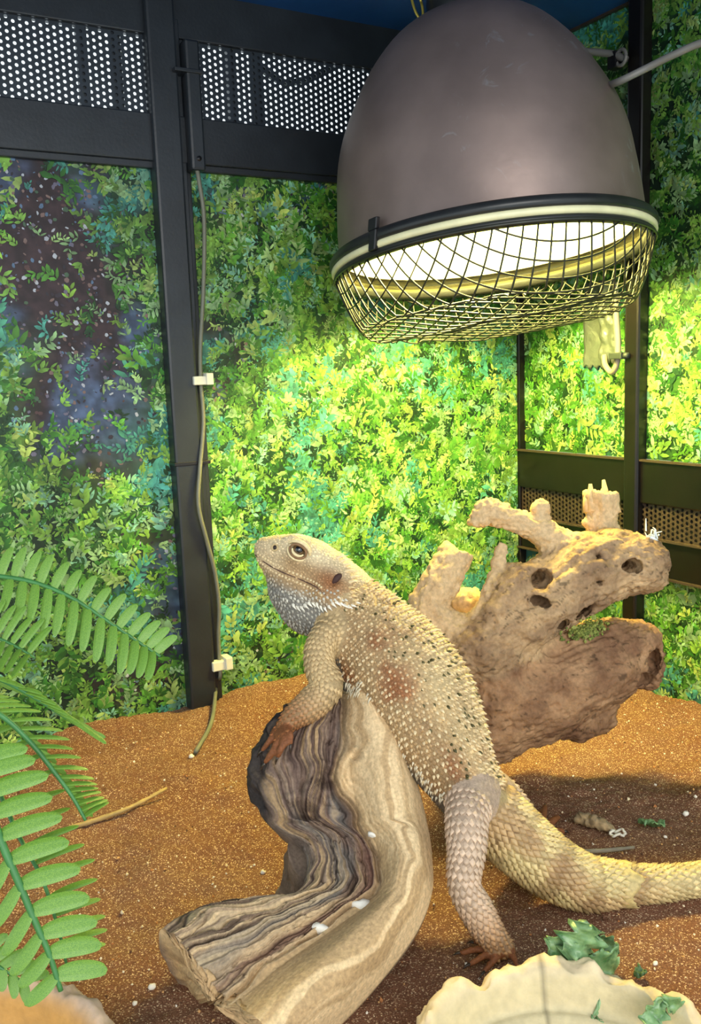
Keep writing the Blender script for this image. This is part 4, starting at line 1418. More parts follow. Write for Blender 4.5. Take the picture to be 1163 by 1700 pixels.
    for i in order:
        key = tuple((cand[i] / 0.0024).astype(int)); ok = True
        for dx in (-1, 0, 1):
            for dy in (-1, 0, 1):
                for dz in (-1, 0, 1):
                    for j in cell.get((key[0] + dx, key[1] + dy, key[2] + dz), ()):
                        if ((cand[i] - cand[j]) ** 2).sum() < R_[i] ** 2: ok = False; break
                    if not ok: break
                if not ok: break
            if not ok: break
        if ok: cell.setdefault(key, []).append(i); keep.append(i)
    keep = np.array(keep)
    p, nr = cand[keep], cn[keep]
    eye_p = Fd.hit(497, 912)
    far_eye = np.linalg.norm(p - eye_p, axis=1) > 17 * px
    far_ear = np.linalg.norm(p - ear, axis=1) > 9 * px
    p, nr = p[far_eye & far_ear], nr[far_eye & far_ear]
    hh = ((p - P(520, 945, .69)) @ hu) / (px * 40)
    col = skin_colour(p, nr, np.full(len(p), names.index('skull')), 0 * hh) * g.uniform(0.85, 1.25, (len(p), 1))
    beardy = smooth01(-0.5, -1.1, hh)
    col = col + (lin(214, 206, 186) - col) * (0.40 * beardy * (g.random(len(p)) < 0.55))[:, None]
    S.keel(p, nr, np.tile(-hd - 0.35 * hu, (len(p), 1)) * 1.0, 0.0026 + .0008 * beardy, 0.0020 + .0003 * beardy, 0.00055 + 0.0009 * beardy, col)
    S.build('head_scales')
    # beard spikes along the jaw, spikes behind the head
    S = Scales()
    wh = lin(236, 230, 212)
    def spikes(lst, rad, hg, lean, flow, colr):
        pp = np.array([Fd.hit(x, y) for x, y in lst]); nn = Fd.normal(pp)
        S.cone(pp, nn, np.tile(flow, (len(pp), 1)), rad, hg, lean, np.tile(colr, (len(pp), 1)) * g.uniform(.9, 1.1, (len(pp), 1)), 1.1)
    fl = unit(-hd - 0.15 * hu)
    spikes([(x, 1004 + 4 * math.sin(i) - max(0, x - 545) * .06) for i, x in enumerate(np.linspace(486, 590, 17))], .0016, .0038, 1.4, fl, wh)
    spikes([(x, 994 + 3 * math.sin(2 * i)) for i, x in enumerate(np.linspace(470, 585, 20))], .0013, .0022, 1.1, fl, wh * .75)
    spikes([(x, 983 + 3 * math.cos(2 * i)) for i, x in enumerate(np.linspace(462, 560, 18))], .0012, .0016, 1.0, fl, wh * .62)
    spikes([(572, 938), (578, 950), (584, 958), (567, 931), (560, 926), (581, 966), (574, 948)], .0017, .0075, .9, unit(-hd), lin(226, 204, 160))
    spikes([(580 + i * 2, 975 + i * 7) for i in range(5)], .0015, .0050, .9, fl, lin(214, 184, 134))
    S.build('beard_spikes', 'row of white beard spikes')
    # mouth line
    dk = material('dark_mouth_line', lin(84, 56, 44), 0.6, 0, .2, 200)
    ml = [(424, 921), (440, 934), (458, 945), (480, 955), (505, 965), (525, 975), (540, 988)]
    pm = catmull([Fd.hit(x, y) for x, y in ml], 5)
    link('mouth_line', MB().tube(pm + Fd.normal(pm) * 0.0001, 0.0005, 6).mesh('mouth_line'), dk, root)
    # labial scales above and below the mouth
    lipm = []
    S = Scales()
    for off_, hg in ((-6.5, .0009), (6.5, .0009)):
        ql = catmull([np.array([x, y + off_, 0]) for x, y in ml], 4)
        pp = np.array([Fd.hit(x, y) for x, y, _ in ql[1:-2]]); nn = Fd.normal(pp)
        S.cone(pp, nn, np.tile(-hd, (len(pp), 1)), .0014, hg, .1, np.tile(lin(214, 192, 148), (len(pp), 1)), 1.05)
    S.build('lip_scales')
    # eye, nostril, ear
    en = unit(Fd.normal(eye_p[None])[0] * 0.5 + hs)
    ec = P(497, 913, .690) + hs * 33 * px
    def ball(c, ax3, rad, name, mat, parent):
        u_ = np.linspace(0, np.pi, 13); w_ = np.arange(20) / 20 * 2 * np.pi
        gd = np.zeros((13, 20, 3))
        for i, a_ in enumerate(u_):
            gd[i] = c + math.cos(a_) * rad[2] * ax3[2] + math.sin(a_) * (np.cos(w_)[:, None] * rad[0] * ax3[0] + np.sin(w_)[:, None] * rad[1] * ax3[1])
        return link(name, MB().grid(gd, closed_v=True).mesh(name), mat, parent)
    e1 = unit(hd - hs * (hd @ hs) + 0.15 * hu); e2 = np.cross(hs, e1)
    if e2 @ UP < 0: e2 = -e2
    eyeb = ball(ec, [e1, e2, hs], [11.5 * px] * 3, 'eye', material('dark_gold_iris', lin(92, 68, 40), 0.08, 0, .2, 500, coat=.5), root)
    eyeb['label'] = 'dark eye with a pale lower lid'
    ball(ec + hs * 6.6 * px + e2 * 2.0 * px, [e1, e2, hs], [7 * px, 7 * px, 5.8 * px], 'pupil', material('black_pupil', lin(10, 9, 9), 0.05, 0, .1, 500, coat=1), eyeb)
    lidm = material('brown_eyelid', lin(134, 100, 66), 0.6, 0, .25, 500, .4, 900)
    palem = material('pale_eyelid', lin(224, 204, 156), 0.55, 0, .15, 500, .4, 900)
    def lid(rx, ry, a0_, a1_, oz, tr_, mt):
        aa = np.linspace(a0_, a1_, 33)
        cur = ec + (np.cos(aa)[:, None] * e1 * rx + np.sin(aa)[:, None] * e2 * ry) * px
        dep_ = np.sqrt(np.clip(1 - ((np.cos(aa) * rx) ** 2 + (np.sin(aa) * ry) ** 2) / 20.0 ** 2, 0, 1)) * 14 + oz - 8
        cur = cur + hs * (dep_ * px)[:, None]
        w_ = tr_ * px * (0.45 + .55 * np.sin(np.linspace(0, np.pi, 33)))
        link('eyelid', MB().tube(cur, w_, 8).mesh('eyelid'), mt, root)
    lid(10.0, 7.0, math.pi * 1.02, math.pi * 1.98, 5.5, 2.6, palem)
    lid(14.5, 10.5, math.pi * 0.95, math.pi * 2.05, 3, 2.6, lidm)
    lid(14.0, 9.8, math.pi * -.03, math.pi * 1.03, 5.5, 2.6, lidm)
    lid(18.0, 14.5, math.pi * 1.05, math.pi * 1.95, 2, 2.4, palem)
    lid(20.0, 14.5, math.pi * .05, math.pi * .95, 6, 4.0, palem)
    a_ = np.linspace(0, 2 * np.pi, 41)
    nq = Fd.hit(456, 909); nn = Fd.normal(nq[None])[0]
    t1 = unit(np.cross(nn, UP)); t2 = np.cross(nn, t1)
    nst = ball(nq, [t1, t2, nn], [3.2 * px, 3.6 * px, 1.8 * px], 'nostril', material('dark_nostril', lin(40, 28, 20), .6), root)
    cur = nq + nn * .0004 + (np.cos(a_)[:, None] * t1 + np.sin(a_)[:, None] * t2) * 5 * px
    link('nostril_rim', MB().tube(cur, 1.5 * px, 6, cap=False).mesh('nostril_rim'), material('nostril_rim', lin(196, 172, 124), .6), nst)
    # dark ear opening deep in its pit
    o = ball(ear - hs * 6.5 * px, [unit(hu + 0.35 * -hd), unit(np.cross(hs, hu + .35 * -hd)), hs], [12 * px, 6 * px, 4 * px], 'ear_opening', material('dark_ear', lin(58, 30, 22), .7), root)
    o['label'] = 'dark ear opening'
    # claws
    cm = material('dark_claw', lin(58, 46, 36), .35)
    for q in toes:
        t = unit(q[-1, :3] - q[-2, :3]); e_ = q[-1, :3] + t * q[-1, 3] * 0.7
        tip = e_ + t * 0.005 - UP * 0.0012
        tip[2] = max(tip[2], 0.0006)
        link('claw', MB().tube([e_ - t * .001, (e_ + tip) / 2 + UP * .0006, tip], [q[-1, 3] * .6, q[-1, 3] * .42, .0002], 7).mesh('claw'), cm, root)
    # ragged edge of shedding skin round the tail
    shm = material('shed_skin', lin(196, 176, 118), .6, 0, .3, 300)
    q = CH['tail']; seg = np.linalg.norm(np.diff(q[:, :3], axis=0), axis=1); s_ = np.r_[0, np.cumsum(seg)]
    i = int(np.argmin(np.linalg.norm(q[:, :3] - P(1040, 1480, .66), axis=1)))
    t = unit(q[i + 1, :3] - q[i - 1, :3]); b1 = unit(np.cross(t, UP)); b2 = np.cross(b1, t)
    an = np.arange(72) / 72 * 2 * np.pi
    gd = []
    for k_, (du, dr) in enumerate(((-.009, .0004), (-.006, .0014), (-.002, .0024), (0.001, .0028))):
        c = q[i, :3] + t * du
        w = fbm(np.c_[np.cos(an) * 3, np.sin(an) * 3, np.full(72, .3)], 77, 3)
        cc = c + (t * (w * (.006 if k_ >= 2 else .001))[:, None])
        rr = np.interp(np.interp(0, [0], [s_[i]]) + du, s_, q[:, 3]) + dr
        gd.append(cc + rr * (np.cos(an)[:, None] * b1 + np.sin(an)[:, None] * b2))
    gd = np.array(gd); gd[..., 2] = np.maximum(gd[..., 2], .0006)
    o = link('shed_skin_edge', MB().grid(gd, closed_v=True).mesh('shed_skin_edge'), shm, root); o['label'] = 'ragged edge of shedding skin'
    sd = o.modifiers.new('solid', 'SOLIDIFY'); sd.thickness = .0008
    return Fd


DRAGON = make_dragon()

# ------------------------------------------------------------------ artificial fern
def leaflet_mesh(name, rib=0.06):
    """oblong leaflet of unit length along x with a raised midrib, two-sided with thickness"""
    nu_, nv_ = 12, 7
    u = .5 * np.linspace(0, 1, nu_) + .25 * (1 - np.cos(np.pi * np.linspace(0, 1, nu_)))
    half = 0.155 * np.clip(np.sin(np.pi * np.clip(u * 0.955 + 0.045, 0, 1)), 0, 1) ** 0.32
    half[0] = 0.03; half[-1] = 0.015
    top = np.zeros((nu_, nv_, 3)); bot = np.zeros((nu_, nv_, 3))
    s_ = np.linspace(-1, 1, nv_)
    for i in range(nu_):
        top[i, :, 0] = u[i]; top[i, :, 1] = half[i] * s_ - .13 * u[i] ** 2
        z = 0.05 * np.sin(np.pi * u[i]) + 0.05 * (1 - s_ ** 2) * (half[i] / 0.155) + np.where(np.abs(s_) < 0.1, -0.022, 0.0)
        top[i, :, 2] = z
        bot[i] = top[i]; bot[i, :, 2] = 0.05 * np.sin(np.pi * u[i]) - 0.012 * (1 - s_ ** 2)
    mb = MB().grid(top).grid(bot[:, ::-1])
    return mb.mesh(name)


FERN_M = [material('fern_plastic', lin(74, 124, 42), 0.42, 0, 0.25, 60, .2, 400, var_col=lin(128, 166, 60), coat=.1)] * 3
FERN_STEM = material('fern_stem_plastic', lin(60, 118, 60), 0.45, 0, 0.2, 80)
FL = []
for m_ in FERN_M:
    me = leaflet_mesh('leaflet'); me.materials.append(m_); FL.append(me)


def make_fern():
    base = G(-260, 1560)
    root = thing('artificial_fern', base, 'bright green plastic fern with rounded leaflets on arching fronds', 'plant')
    g = np.random.default_rng(21)

    def leaf(parent, b, tip, width, kind, face):
        d = tip - b; L_ = np.linalg.norm(d); d = d / L_
        n_ = unit(face - d * (face @ d)); s_ = np.cross(n_, d)
        M = Matrix(((d[0] * L_, s_[0] * width, n_[0] * L_ * .6, b[0]), (d[1] * L_, s_[1] * width, n_[1] * L_ * .6, b[1]), (d[2] * L_, s_[2] * width, n_[2] * L_ * .6, b[2]), (0, 0, 0, 1)))
        o = bpy.data.objects.new('leaflet', FL[kind]); COL.objects.link(o); o.parent = parent
        o.matrix_local = M

    def frond(rach, rows, r0=0.0016):
        pts = catmull([P(*q) for q in rach], 8)
        st = base + V3(0, 0, 0.02) + V3(g.uniform(-.01, .01), g.uniform(-.01, .01), 0)
        first = pts[0]
        lead = catmull([st, (st + first) / 2 + V3(-.02, 0, .05), first - (pts[2] - pts[0]) * 1.5], 8)
        allp = np.vstack([lead, pts])
        fr = link('frond', MB().tube(allp, np.r_[np.linspace(.0028, r0, len(lead)), np.linspace(r0, r0 * .5, len(pts))], 8).mesh('frond'), FERN_STEM, root)
        for (b0, b1, t0, t1, cnt, wpx, kind, dd0, dep, face, bow) in rows:
            gap = np.linalg.norm(pts[-1] - pts[0]) * (b1 - b0) / max(cnt - 1, 1)
            back = np.vstack([lead, pts[:max(2, int(b0 * len(pts)))]])[::-1]
            sl = np.r_[0, np.cumsum(np.linalg.norm(np.diff(back, axis=0), axis=1))]
            for i in range(1, int(min(sl[-1] * .6, .045) / gap)):
                bpos = np.array([np.interp(i * gap, sl, back[:, a_]) for a_ in range(3)])
                dpt = (bpos - CAM) @ _F
                leaf(fr, bpos, bpos + (t0[0] * _R - t0[1] * _U) * dpt / FPX * (1 - .03 * i) + _F * dep, wpx * dpt / FPX * 3.2, kind, face)
            for i in range(cnt):
                k_ = i / max(cnt - 1, 1)
                idx = (b0 + (b1 - b0) * k_) * (len(pts) - 1)
                bpos = np.array([np.interp(idx, np.arange(len(pts)), pts[:, a_]) for a_ in range(3)])
                vec = np.array(t0) * (1 - k_) + np.array(t1) * k_ + np.array([0, bow * math.sin(math.pi * k_)])
                vec = vec * g.uniform(.94, 1.06) + g.normal(0, 1.2, 2)
                dpt = (bpos - CAM) @ _F
                tip = bpos + (vec[0] * _R - vec[1] * _U) * dpt / FPX + _F * dep
                leaf(fr, bpos, tip, wpx * dpt / FPX * 3.2, kind, face)
    cf = unit(-_F + 0.5 * _U); cl = unit(-_F * .9 + 0.35 * _U - .25 * _R); up = unit(_U - .6 * _F)
    # arching frond across the backdrop
    frond([(-70, 952, .52), (0, 957, .52), (60, 968, .52), (120, 993, .52), (180, 1032, .52), (230, 1066, .52), (266, 1090, .52)],
          [(.17, .96, (3, -48), (28, -34), 14, 17, 0, 0, .006, -_F, -4), (.15, .93, (10, 46), (8, 40), 14, 18, 1, 0, -.012, -_F, 28)])
    frond([(-80, 1045, .50), (-20, 1055, .50), (20, 1070, .50), (58, 1092, .50)],
          [(.30, .9, (16, -52), (26, -42), 6, 14, 1, 0, .01, cf, -4), (.30, .9, (8, 44), (2, 26), 6, 13, 1, 0, -.02, cf, 6)], .0012)
    frond([(-80, 1105, .47), (0, 1128, .47), (60, 1160, .47), (110, 1192, .47), (148, 1216, .47)],
          [(.36, .97, (46, 8), (36, 16), 12, 9, 1, 0, -.004, up, 0), (.36, .97, (40, 28), (26, 12), 12, 8, 0, 0, .006, cf, 0)], .0014)
    frond([(-70, 1150, .45), (0, 1186, .45), (50, 1232, .45), (95, 1288, .45), (122, 1326, .45), (142, 1362, .45)],
          [(.25, .97, (64, 6), (28, -14), 13, 12, 1, 0, .012, up, 14), (.30, .9, (28, 30), (12, 16), 9, 10, 0, 0, .01, cf, 0)], .0016)
    # near frond hanging in front, and the one behind it
    frond([(-60, 1235, .47), (-10, 1300, .46), (30, 1385, .45), (70, 1460, .44), (96, 1540, .44), (110, 1600, .44)],
          [(.10, .96, (86, -36), (56, -8), 13, 15, 0, 0, .012, up, 0)], .0014)
    frond([(-45, 1290, .42), (-20, 1340, .42), (2, 1398, .42), (30, 1463, .42), (59, 1532, .42), (82, 1585, .42), (101, 1645, .42)],
          [(.0, .93, (92, -34), (76, -8), 10, 32, 2, 0, .010, cl, -8), (.10, .93, (-26, 84), (-42, 50), 9, 26, 2, 0, -.004, cl, 10)], .0024)
    frond([(-90, 1580, .44), (-40, 1590, .44), (0, 1606, .44), (40, 1632, .44)],
          [(.25, .95, (30, -46), (38, -10), 6, 20, 1, 0, .006, cf, 0), (.25, .95, (8, 40), (24, 24), 6, 18, 0, 0, -.004, cf, 0)], .0014)


make_fern()

# ------------------------------------------------------------------ stone dishes
def make_dish(name, c, R, hgt, label, seed, inner_c, rim_c, seam=None, fill=True):
    g = np.random.default_rng(seed)
    n = 180
    an = np.arange(n) / n * 2 * np.pi
    prof = [(0.02, 0.006), (.45, .006), (.66, .008), (.76, .014), (.82, .45 * hgt), (.865, .80 * hgt), (.885, .95 * hgt), (.91, hgt), (.95, hgt * 1.0), (.985, hgt * .93), (1.005, .78 * hgt), (1.02, .55 * hgt), (1.04, .28 * hgt), (1.05, -.008)]
    prof = catmull([(a, b, 0) for a, b in prof], 4)[:, :2]
    m = len(prof)
    gd = np.zeros((m, n, 3)); cl = np.zeros((m, n, 3))
    lump = fbm(np.c_[np.cos(an) * 4.5, np.sin(an) * 4.5, np.zeros(n)], seed, 4)
    for i, (r, z) in enumerate(prof):
        rim = smooth01(.86, .93, r)
        q = np.c_[np.cos(an) * r * 10, np.sin(an) * r * 10, np.full(n, z * 120)]
        w_ = fbm(q, seed + 3, 4)
        rr = R * r * (1 + rim * (0.03 * lump + 0.022 * w_))
        zz = z + rim * smooth01(0.2, .8, z / hgt) * (0.0055 * lump + 0.0035 * w_)
        gd[i] = np.c_[c[0] + rr * np.cos(an), c[1] + rr * np.sin(an), c[2] + zz]
        cl[i] = inner_c + (rim_c - inner_c) * rim
        cl[i] *= (1 + 0.16 * w_ * rim + .05 * w_)[:, None]
    if seam is not None:
        k = int((seam / (2 * math.pi)) * n) % n
        cl[(prof[:, 0] > .7) & (prof[:, 0] < .99), k] *= .55
        gd[(prof[:, 0] > .7) & (prof[:, 0] < .99), k] += np.array([math.cos(seam), math.sin(seam), 0]) * .0012
    root = thing(name, (c[0], c[1], c[2]), label, 'dish')
    sm = material('cast_stone_' + name, rough=.6, attr=True, var=.1, scale=160, bump=.35, bscale=420, spec=.3)
    link('bowl', MB().grid(gd, cl, closed_v=True).mesh('bowl'), sm, root)
    return root


dish = make_dish('water_dish', (.104, .404, 0), .0935, .034, 'cream cast-stone dish with a rough rim and a vertical seam', 5, lin(208, 194, 154), lin(214, 192, 156), math.pi / 2 + .02)
# gravelly residue in the dish
g = np.random.default_rng(17)
mb = MB()
for _ in range(900):
    r = .066 * math.sqrt(g.random()); a_ = g.uniform(0, 2 * math.pi); s_ = g.uniform(.0006, .0018)
    q = np.array([.104 + r * math.cos(a_), .404 + r * math.sin(a_), .0078 + s_ * .3 + (.003 if r > .055 else 0)])
    d1 = unit(g.normal(size=3)); d2 = unit(np.cross(d1, g.normal(size=3))); d3 = np.cross(d1, d2)
    mb.add([q + s_ * d1, q + s_ * d2, q + s_ * d3, q - s_ * d1, q - s_ * d2, q - s_ * d3], [(0, 1, 2), (0, 2, 4), (0, 4, 5), (0, 5, 1), (3, 2, 1), (3, 4, 2), (3, 5, 4), (3, 1, 5)], [lin(214, 190, 150), lin(150, 104, 72), lin(236, 226, 206), lin(176, 130, 96)][g.integers(0, 4)])
o = link('dish_residue', mb.mesh('dish_residue', False), material('dish_grit', rough=.8, attr=True, var=.1, scale=300), dish); o['kind'] = 'stuff'; o['label'] = 'damp grit in the dish'
make_dish('food_dish', (-.232, .392, 0), .112, .034, 'pinkish cast-stone dish with an ochre inside beneath the fern', 8, lin(196, 150, 84), lin(204, 176, 154))


# ------------------------------------------------------------------ leaves dropped on the sand and in the dish
LEAFM = material('torn_salad_leaf', lin(76, 122, 70), 0.4, 0, .3, 120, .4, 300, var_col=lin(152, 186, 132), coat=.15)
LEAFD = material('wilted_salad_leaf', lin(44, 76, 50), 0.5, 0, .3, 120, .4, 300, var_col=lin(104, 140, 92))


def scrap_leaf(name, o, ax, ay, az, L_, W_, curl, fold, label, seed, mat=LEAFM, group=None):
    """curled leaf scrap: ax along, ay across, az up"""
    nu_, nv_ = 16, 9
    u = np.linspace(0, 1, nu_); s_ = np.linspace(-1, 1, nv_)
    gd = np.zeros((nu_, nv_, 3))
    ax, ay, az = unit(ax), unit(ay), unit(az)
    x = y = 0.0; px_, pz_ = [], []
    for i, a_ in enumerate(u):
        th = curl * (a_ - .2)
        if i: x += L_ / (nu_ - 1) * math.cos(th); y += L_ / (nu_ - 1) * math.sin(th)
        px_.append(x); pz_.append(y)
    w_ = W_ * np.sin(np.pi * np.clip(u * .94 + .03, 0, 1)) ** .8 * (1 + .25 * np.sin(u * 19 + seed))
    nz = fbm(np.stack(np.meshgrid(u * 7, s_ * 2.6, indexing='ij') + [np.full((nu_, nv_), seed * 1.7)], -1).reshape(-1, 3), seed, 3).reshape(nu_, nv_)
    for i in range(nu_):
        z = pz_[i] + fold * w_[i] * np.abs(s_) ** 1.2 + .75 * W_ * nz[i] * (.35 + np.abs(s_))
        gd[i] = o + px_[i] * ax + (w_[i] * s_)[:, None] * ay + z[:, None] * az
    gd[..., 2] = np.maximum(gd[..., 2], .0012)
    ob = link(name, MB().grid(gd).mesh(name), mat)
    sd = ob.modifiers.new('solid', 'SOLIDIFY'); sd.thickness = .0006
    return tag(ob, label, 'leaf', group)


ob = G(960, 1592, .012)
grp = 'salad leaves by the dish'
scrap_leaf('salad_leaf', G(904, 1556, .040), _R * .72 - _U * .58, _R * .55 + _U * .8, -_F + .3 * UP, .028, .0085, .5, .7, 'curled green salad leaf on the dish rim, forked away from its bunch', 3)
scrap_leaf('salad_leaf', G(955, 1603, .030), _R * .28 + _U * .95, _R * .9 - _U * .25, -_F + .2 * UP, .030, .014, .9, -.6, 'crumpled green salad leaf standing up on the dish rim', 4)
scrap_leaf('salad_leaf', G(975, 1590, .032), _R * .75 - _U * .45, _R * .4 + _U * .8, -_F + .5 * UP, .022, .012, -1.0, .6, 'folded green salad leaf lying over the dish rim', 5)
scrap_leaf('salad_leaf', G(990, 1556, .020), _R * .6 - _U * .5, _R * .4 + _U * .7, -_F + .5 * UP, .018, .006, .8, .4, 'thin dark curl of salad leaf behind the crumpled ones', 6, LEAFD)
scrap_leaf('salad_leaf', G(1100, 1655, .040), -_R * .5 - _U * .85, _R * .8 - _U * .4, -_F + .4 * UP, .024, .007, 1.2, .6, 'limp green leaf hanging over the inside of the stone dish', 7)
scrap_leaf('salad_leaf', G(1098, 1655, .041), _R * .7 - _U * .5, _R * .4 + _U * .8, -_F + .4 * UP, .020, .005, -1.6, .6, 'small arched leaf bent over the dish rim', 8)
scrap_leaf('salad_leaf', G(980, 1692, .013), _R, _U * .5 + _F * .5, UP, .022, .006, .3, .3, 'green leaf scrap lying in the dish grit', 9)
q = G(1058, 1368); q[2] = SZ(q[0], q[1]) + .003
scrap_leaf('leaf_scrap', q, _R + V3(0, -.4, 0), V3(.3, 1, 0), UP, .022, .007, .25, .35, 'small green leaf scrap lying on the red sand beside the dry dropping', 10)
q = G(1052, 1626); q[2] = SZ(q[0], q[1]) + .003
scrap_leaf('leaf_scrap', q, _R, V3(0, 1, 0), UP, .008, .004, .6, .5, 'tiny dark leaf crumb on the sand by the dish rim', 11, LEAFD)


# ------------------------------------------------------------------ litter on the sand
def stick(name, pts, r, mat, label):
    p3 = []
    for x, y, up_ in pts:
        q = G(x, y); q[2] = SZ(q[0], q[1]) + up_; p3.append(q)
    p3 = catmull(p3, 6)
    o = link(name, MB().tube(p3, np.linspace(r, r * .6, len(p3)) * (1 + .12 * rng.normal(size=len(p3))), 8).mesh(name), mat)
    return tag(o, label, 'twig')


STRAW = material('dry_straw_stem', lin(176, 150, 96), .7, 0, .2, 120)
stick('straw_twig', [(112, 1387, .002), (165, 1372, .003), (220, 1356, .004), (278, 1330, .009)], .0026, STRAW, 'pale dry stem lying on the sand beside the fern')
stick('grey_twig', [(960, 1424, .003), (1005, 1420, .003), (1052, 1414, .003)], .0022, material('grey_twig_bark', lin(130, 124, 108), .8, 0, .2, 100), 'thin grey twig on the sand behind the dragon tail')

# dry crumbly dropping
def dropping():
    q0 = G(952, 1366); q1 = G(1018, 1386)
    for q in (q0, q1): q[2] = SZ(q[0], q[1]) + .005
    p3 = catmull([q0, (q0 * .6 + q1 * .4) + UP * .002, q1], 16)
    mb = MB().tube(p3, .0052 * np.sqrt(np.clip(1 - np.linspace(-1, 1, len(p3)) ** 4, .05, 1)), 16)
    v = mb.v[0]; mb.v[0] = v + unit(v - p3.mean(0)) * (.0022 * fbm(v * 300, 12, 3))[:, None]
    mb.c = [np.clip(lin(150, 130, 96) * (1 + .5 * fbm(v * 260, 13, 3))[:, None], 0, 1)]
    root = thing('dry_dropping', (q0 + q1) / 2 * V3(1, 1, 0), 'crumbly pale dry dropping on the shaded red sand', 'dropping')
    link('husk', mb.mesh('husk'), material('dry_dropping', rough=.9, attr=True, var=.2, scale=400, bump=.5, bscale=600), root)
    c = q1 + V3(.001, -.006, -.001); a_ = np.linspace(0, 2 * np.pi, 40)
    mb = MB()
    rr = .005 * (1 + .5 * fbm(np.c_[np.cos(a_) * 2, np.sin(a_) * 2, 0 * a_], 15, 3))
    mb.tube(c + np.c_[rr * np.cos(a_), rr * np.sin(a_) * .8, .0015 * np.sin(3 * a_) + .001], .0011, 6)
    link('white_crust', mb.mesh('white_crust'), material('white_crust', lin(222, 216, 198), .8), root)


dropping()

# pale grains and crumbs that lie on the sand: nobody could count them
def grains():
    g = np.random.default_rng(31)
    mb_v, mb_f, mb_c, n = [], [], [], 0
    pal = [lin(232, 214, 176), lin(206, 160, 104), lin(90, 56, 34), lin(240, 232, 214), lin(180, 120, 70)]
    OCT = [(0, 1, 2), (0, 2, 4), (0, 4, 5), (0, 5, 1), (3, 2, 1), (3, 4, 2), (3, 5, 4), (3, 1, 5)]
    X = []
    while len(X) < 5200:
        t = g.uniform(0, 1.2); s_ = g.uniform(.02, .84)
        X.append((K - t * LW + s_ * RW)[:2])
    X = np.array(X); Z = sand_height(X)
    for (x, y), z in zip(X, Z):
        s_ = g.uniform(.0005, .0013) * (1.7 if g.random() < .04 else 1)
        q = np.array([x, y, z + s_ * .4])
        d1 = unit(g.normal(size=3)); d2 = unit(np.cross(d1, g.normal(size=3))); d3 = np.cross(d1, d2)
        mb_v.append(np.array([q + s_ * d1, q + s_ * .8 * d2, q + s_ * d3, q - s_ * d1, q - s_ * d2 * .7, q - s_ * d3]))
        mb_f += [tuple(a_ + n for a_ in f_) for f_ in OCT]; n += 6
        mb_c.append(np.tile(pal[g.integers(0, 5)], (6, 1)))
    mb = MB(); mb.v = mb_v; mb.f = mb_f; mb.c = mb_c; mb.n = n
    o = link('sand_grains', mb.mesh('sand_grains', False), material('coarse_grain', rough=.8, attr=True, var=.1, scale=300), floor)
    o['kind'] = 'stuff'; o['label'] = 'loose coarse pale and dark grains'


grains()
# single white crumbs that can be told apart
def crumb(x, y, r, label):
    q = G(x, y); q[2] = SZ(q[0], q[1]) + r * .55
    u_ = np.linspace(0, np.pi, 7); w_ = np.arange(10) / 10 * 2 * np.pi
    gd = np.array([q + r * np.c_[math.sin(a_) * np.cos(w_), .8 * math.sin(a_) * np.sin(w_), np.full(10, .7 * math.cos(a_))] for a_ in u_])
    gd += .25 * r * vnoise(gd.reshape(-1, 3) * 700, 3).reshape(7, 10)[..., None]
    o = link('white_crumb', MB().grid(gd, closed_v=True).mesh('white_crumb'), CRM)
    tag(o, label, 'crumb', None)


CRM = material('white_crumb', lin(236, 230, 214), .8, 0, .1, 200)
crumb(1138, 1348, .0028, 'largest white crumb on the shaded red sand')
crumb(1104, 1388, .0018, 'small white crumb between the leaf scrap and the tail')
crumb(318, 1264, .0030, 'white crumb at the end of the thin post cable')
crumb(252, 1640, .0026, 'flat white crumb beside the broken end of the log')
crumb(224, 1666, .0018, 'little white crumb on the sand in front of the fern')
crumb(437, 1448, .0022, 'white crumb in the hollow of the log curve')
crumb(1087, 1604, .0017, 'white crumb on the sand behind the dish leaves')

# shred of shed skin on the end of the driftwood
def shed():
    g = np.random.default_rng(9)
    c = BRANCH.hit(1080, 892)
    mb = MB()
    for i in range(11):
        d = unit(_R * g.normal(.2, .6) + _U * g.normal(.5, .6) - _F * g.random()); L_ = g.uniform(.004, .012)
        p = c + (_R * g.normal(0, .003) + _U * g.normal(.001, .002))
        mb.tube(catmull([p, p + d * L_ * .5 + _U * .001, p + d * L_ + g.normal(size=3) * .002], 4), [.0009, .0009, .0008, .0008, .0008, .0006, .0006, .0005, .0004], 5)
    mb.tube([c - _R * .004, c, c + _R * .006 - _U * .004], [.002, .0026, .0015], 6)
    o = link('shed_skin_scrap', mb.mesh('shed_skin_scrap'), material('white_shed_skin', lin(226, 232, 230), .6, 0, .1, 100))
    tag(o, 'torn white shred of shed skin on the driftwood tip', 'skin scrap')


shed()

# ------------------------------------------------------------------ cables and fittings
def wl(x, y, o):
    """point on the long wall plane, o metres out of it"""
    t_, z_ = left_tz(x, y); return on_left(t_, z_, o)


PO = 0.026
cab = [wl(x, y, o) for x, y, o in ((316, 285, .020), (319, 310, .022), (328, 370, .02), (327, 480, .02), (323, 580, .018), (325, 640, .016), (328, 700, .018), (319, 780, .024), (316, 835, .026), (330, 890, .024), (346, 945, .02), (354, 1000, .018), (354, 1050, .016), (356, 1095, .016))]
e0 = G(361, 1165); e1 = G(352, 1215); e2 = G(325, 1258)
for q, h_ in ((e0, .016), (e1, .006), (e2, .003)): q[2] = SZ(q[0], q[1]) + h_
cab = catmull(cab + [(cab[-1] + e0) / 2 + V3(.004, -.01, 0), e0, e1, e2], 8)
o = link('sensor_cable', MB().tube(cab, .0024, 8).mesh('sensor_cable'), material('grey_green_cable', lin(112, 114, 98), .5, 0, .12, 60))
tag(o, 'thin cable running down the post and ending in the sand', 'cable')


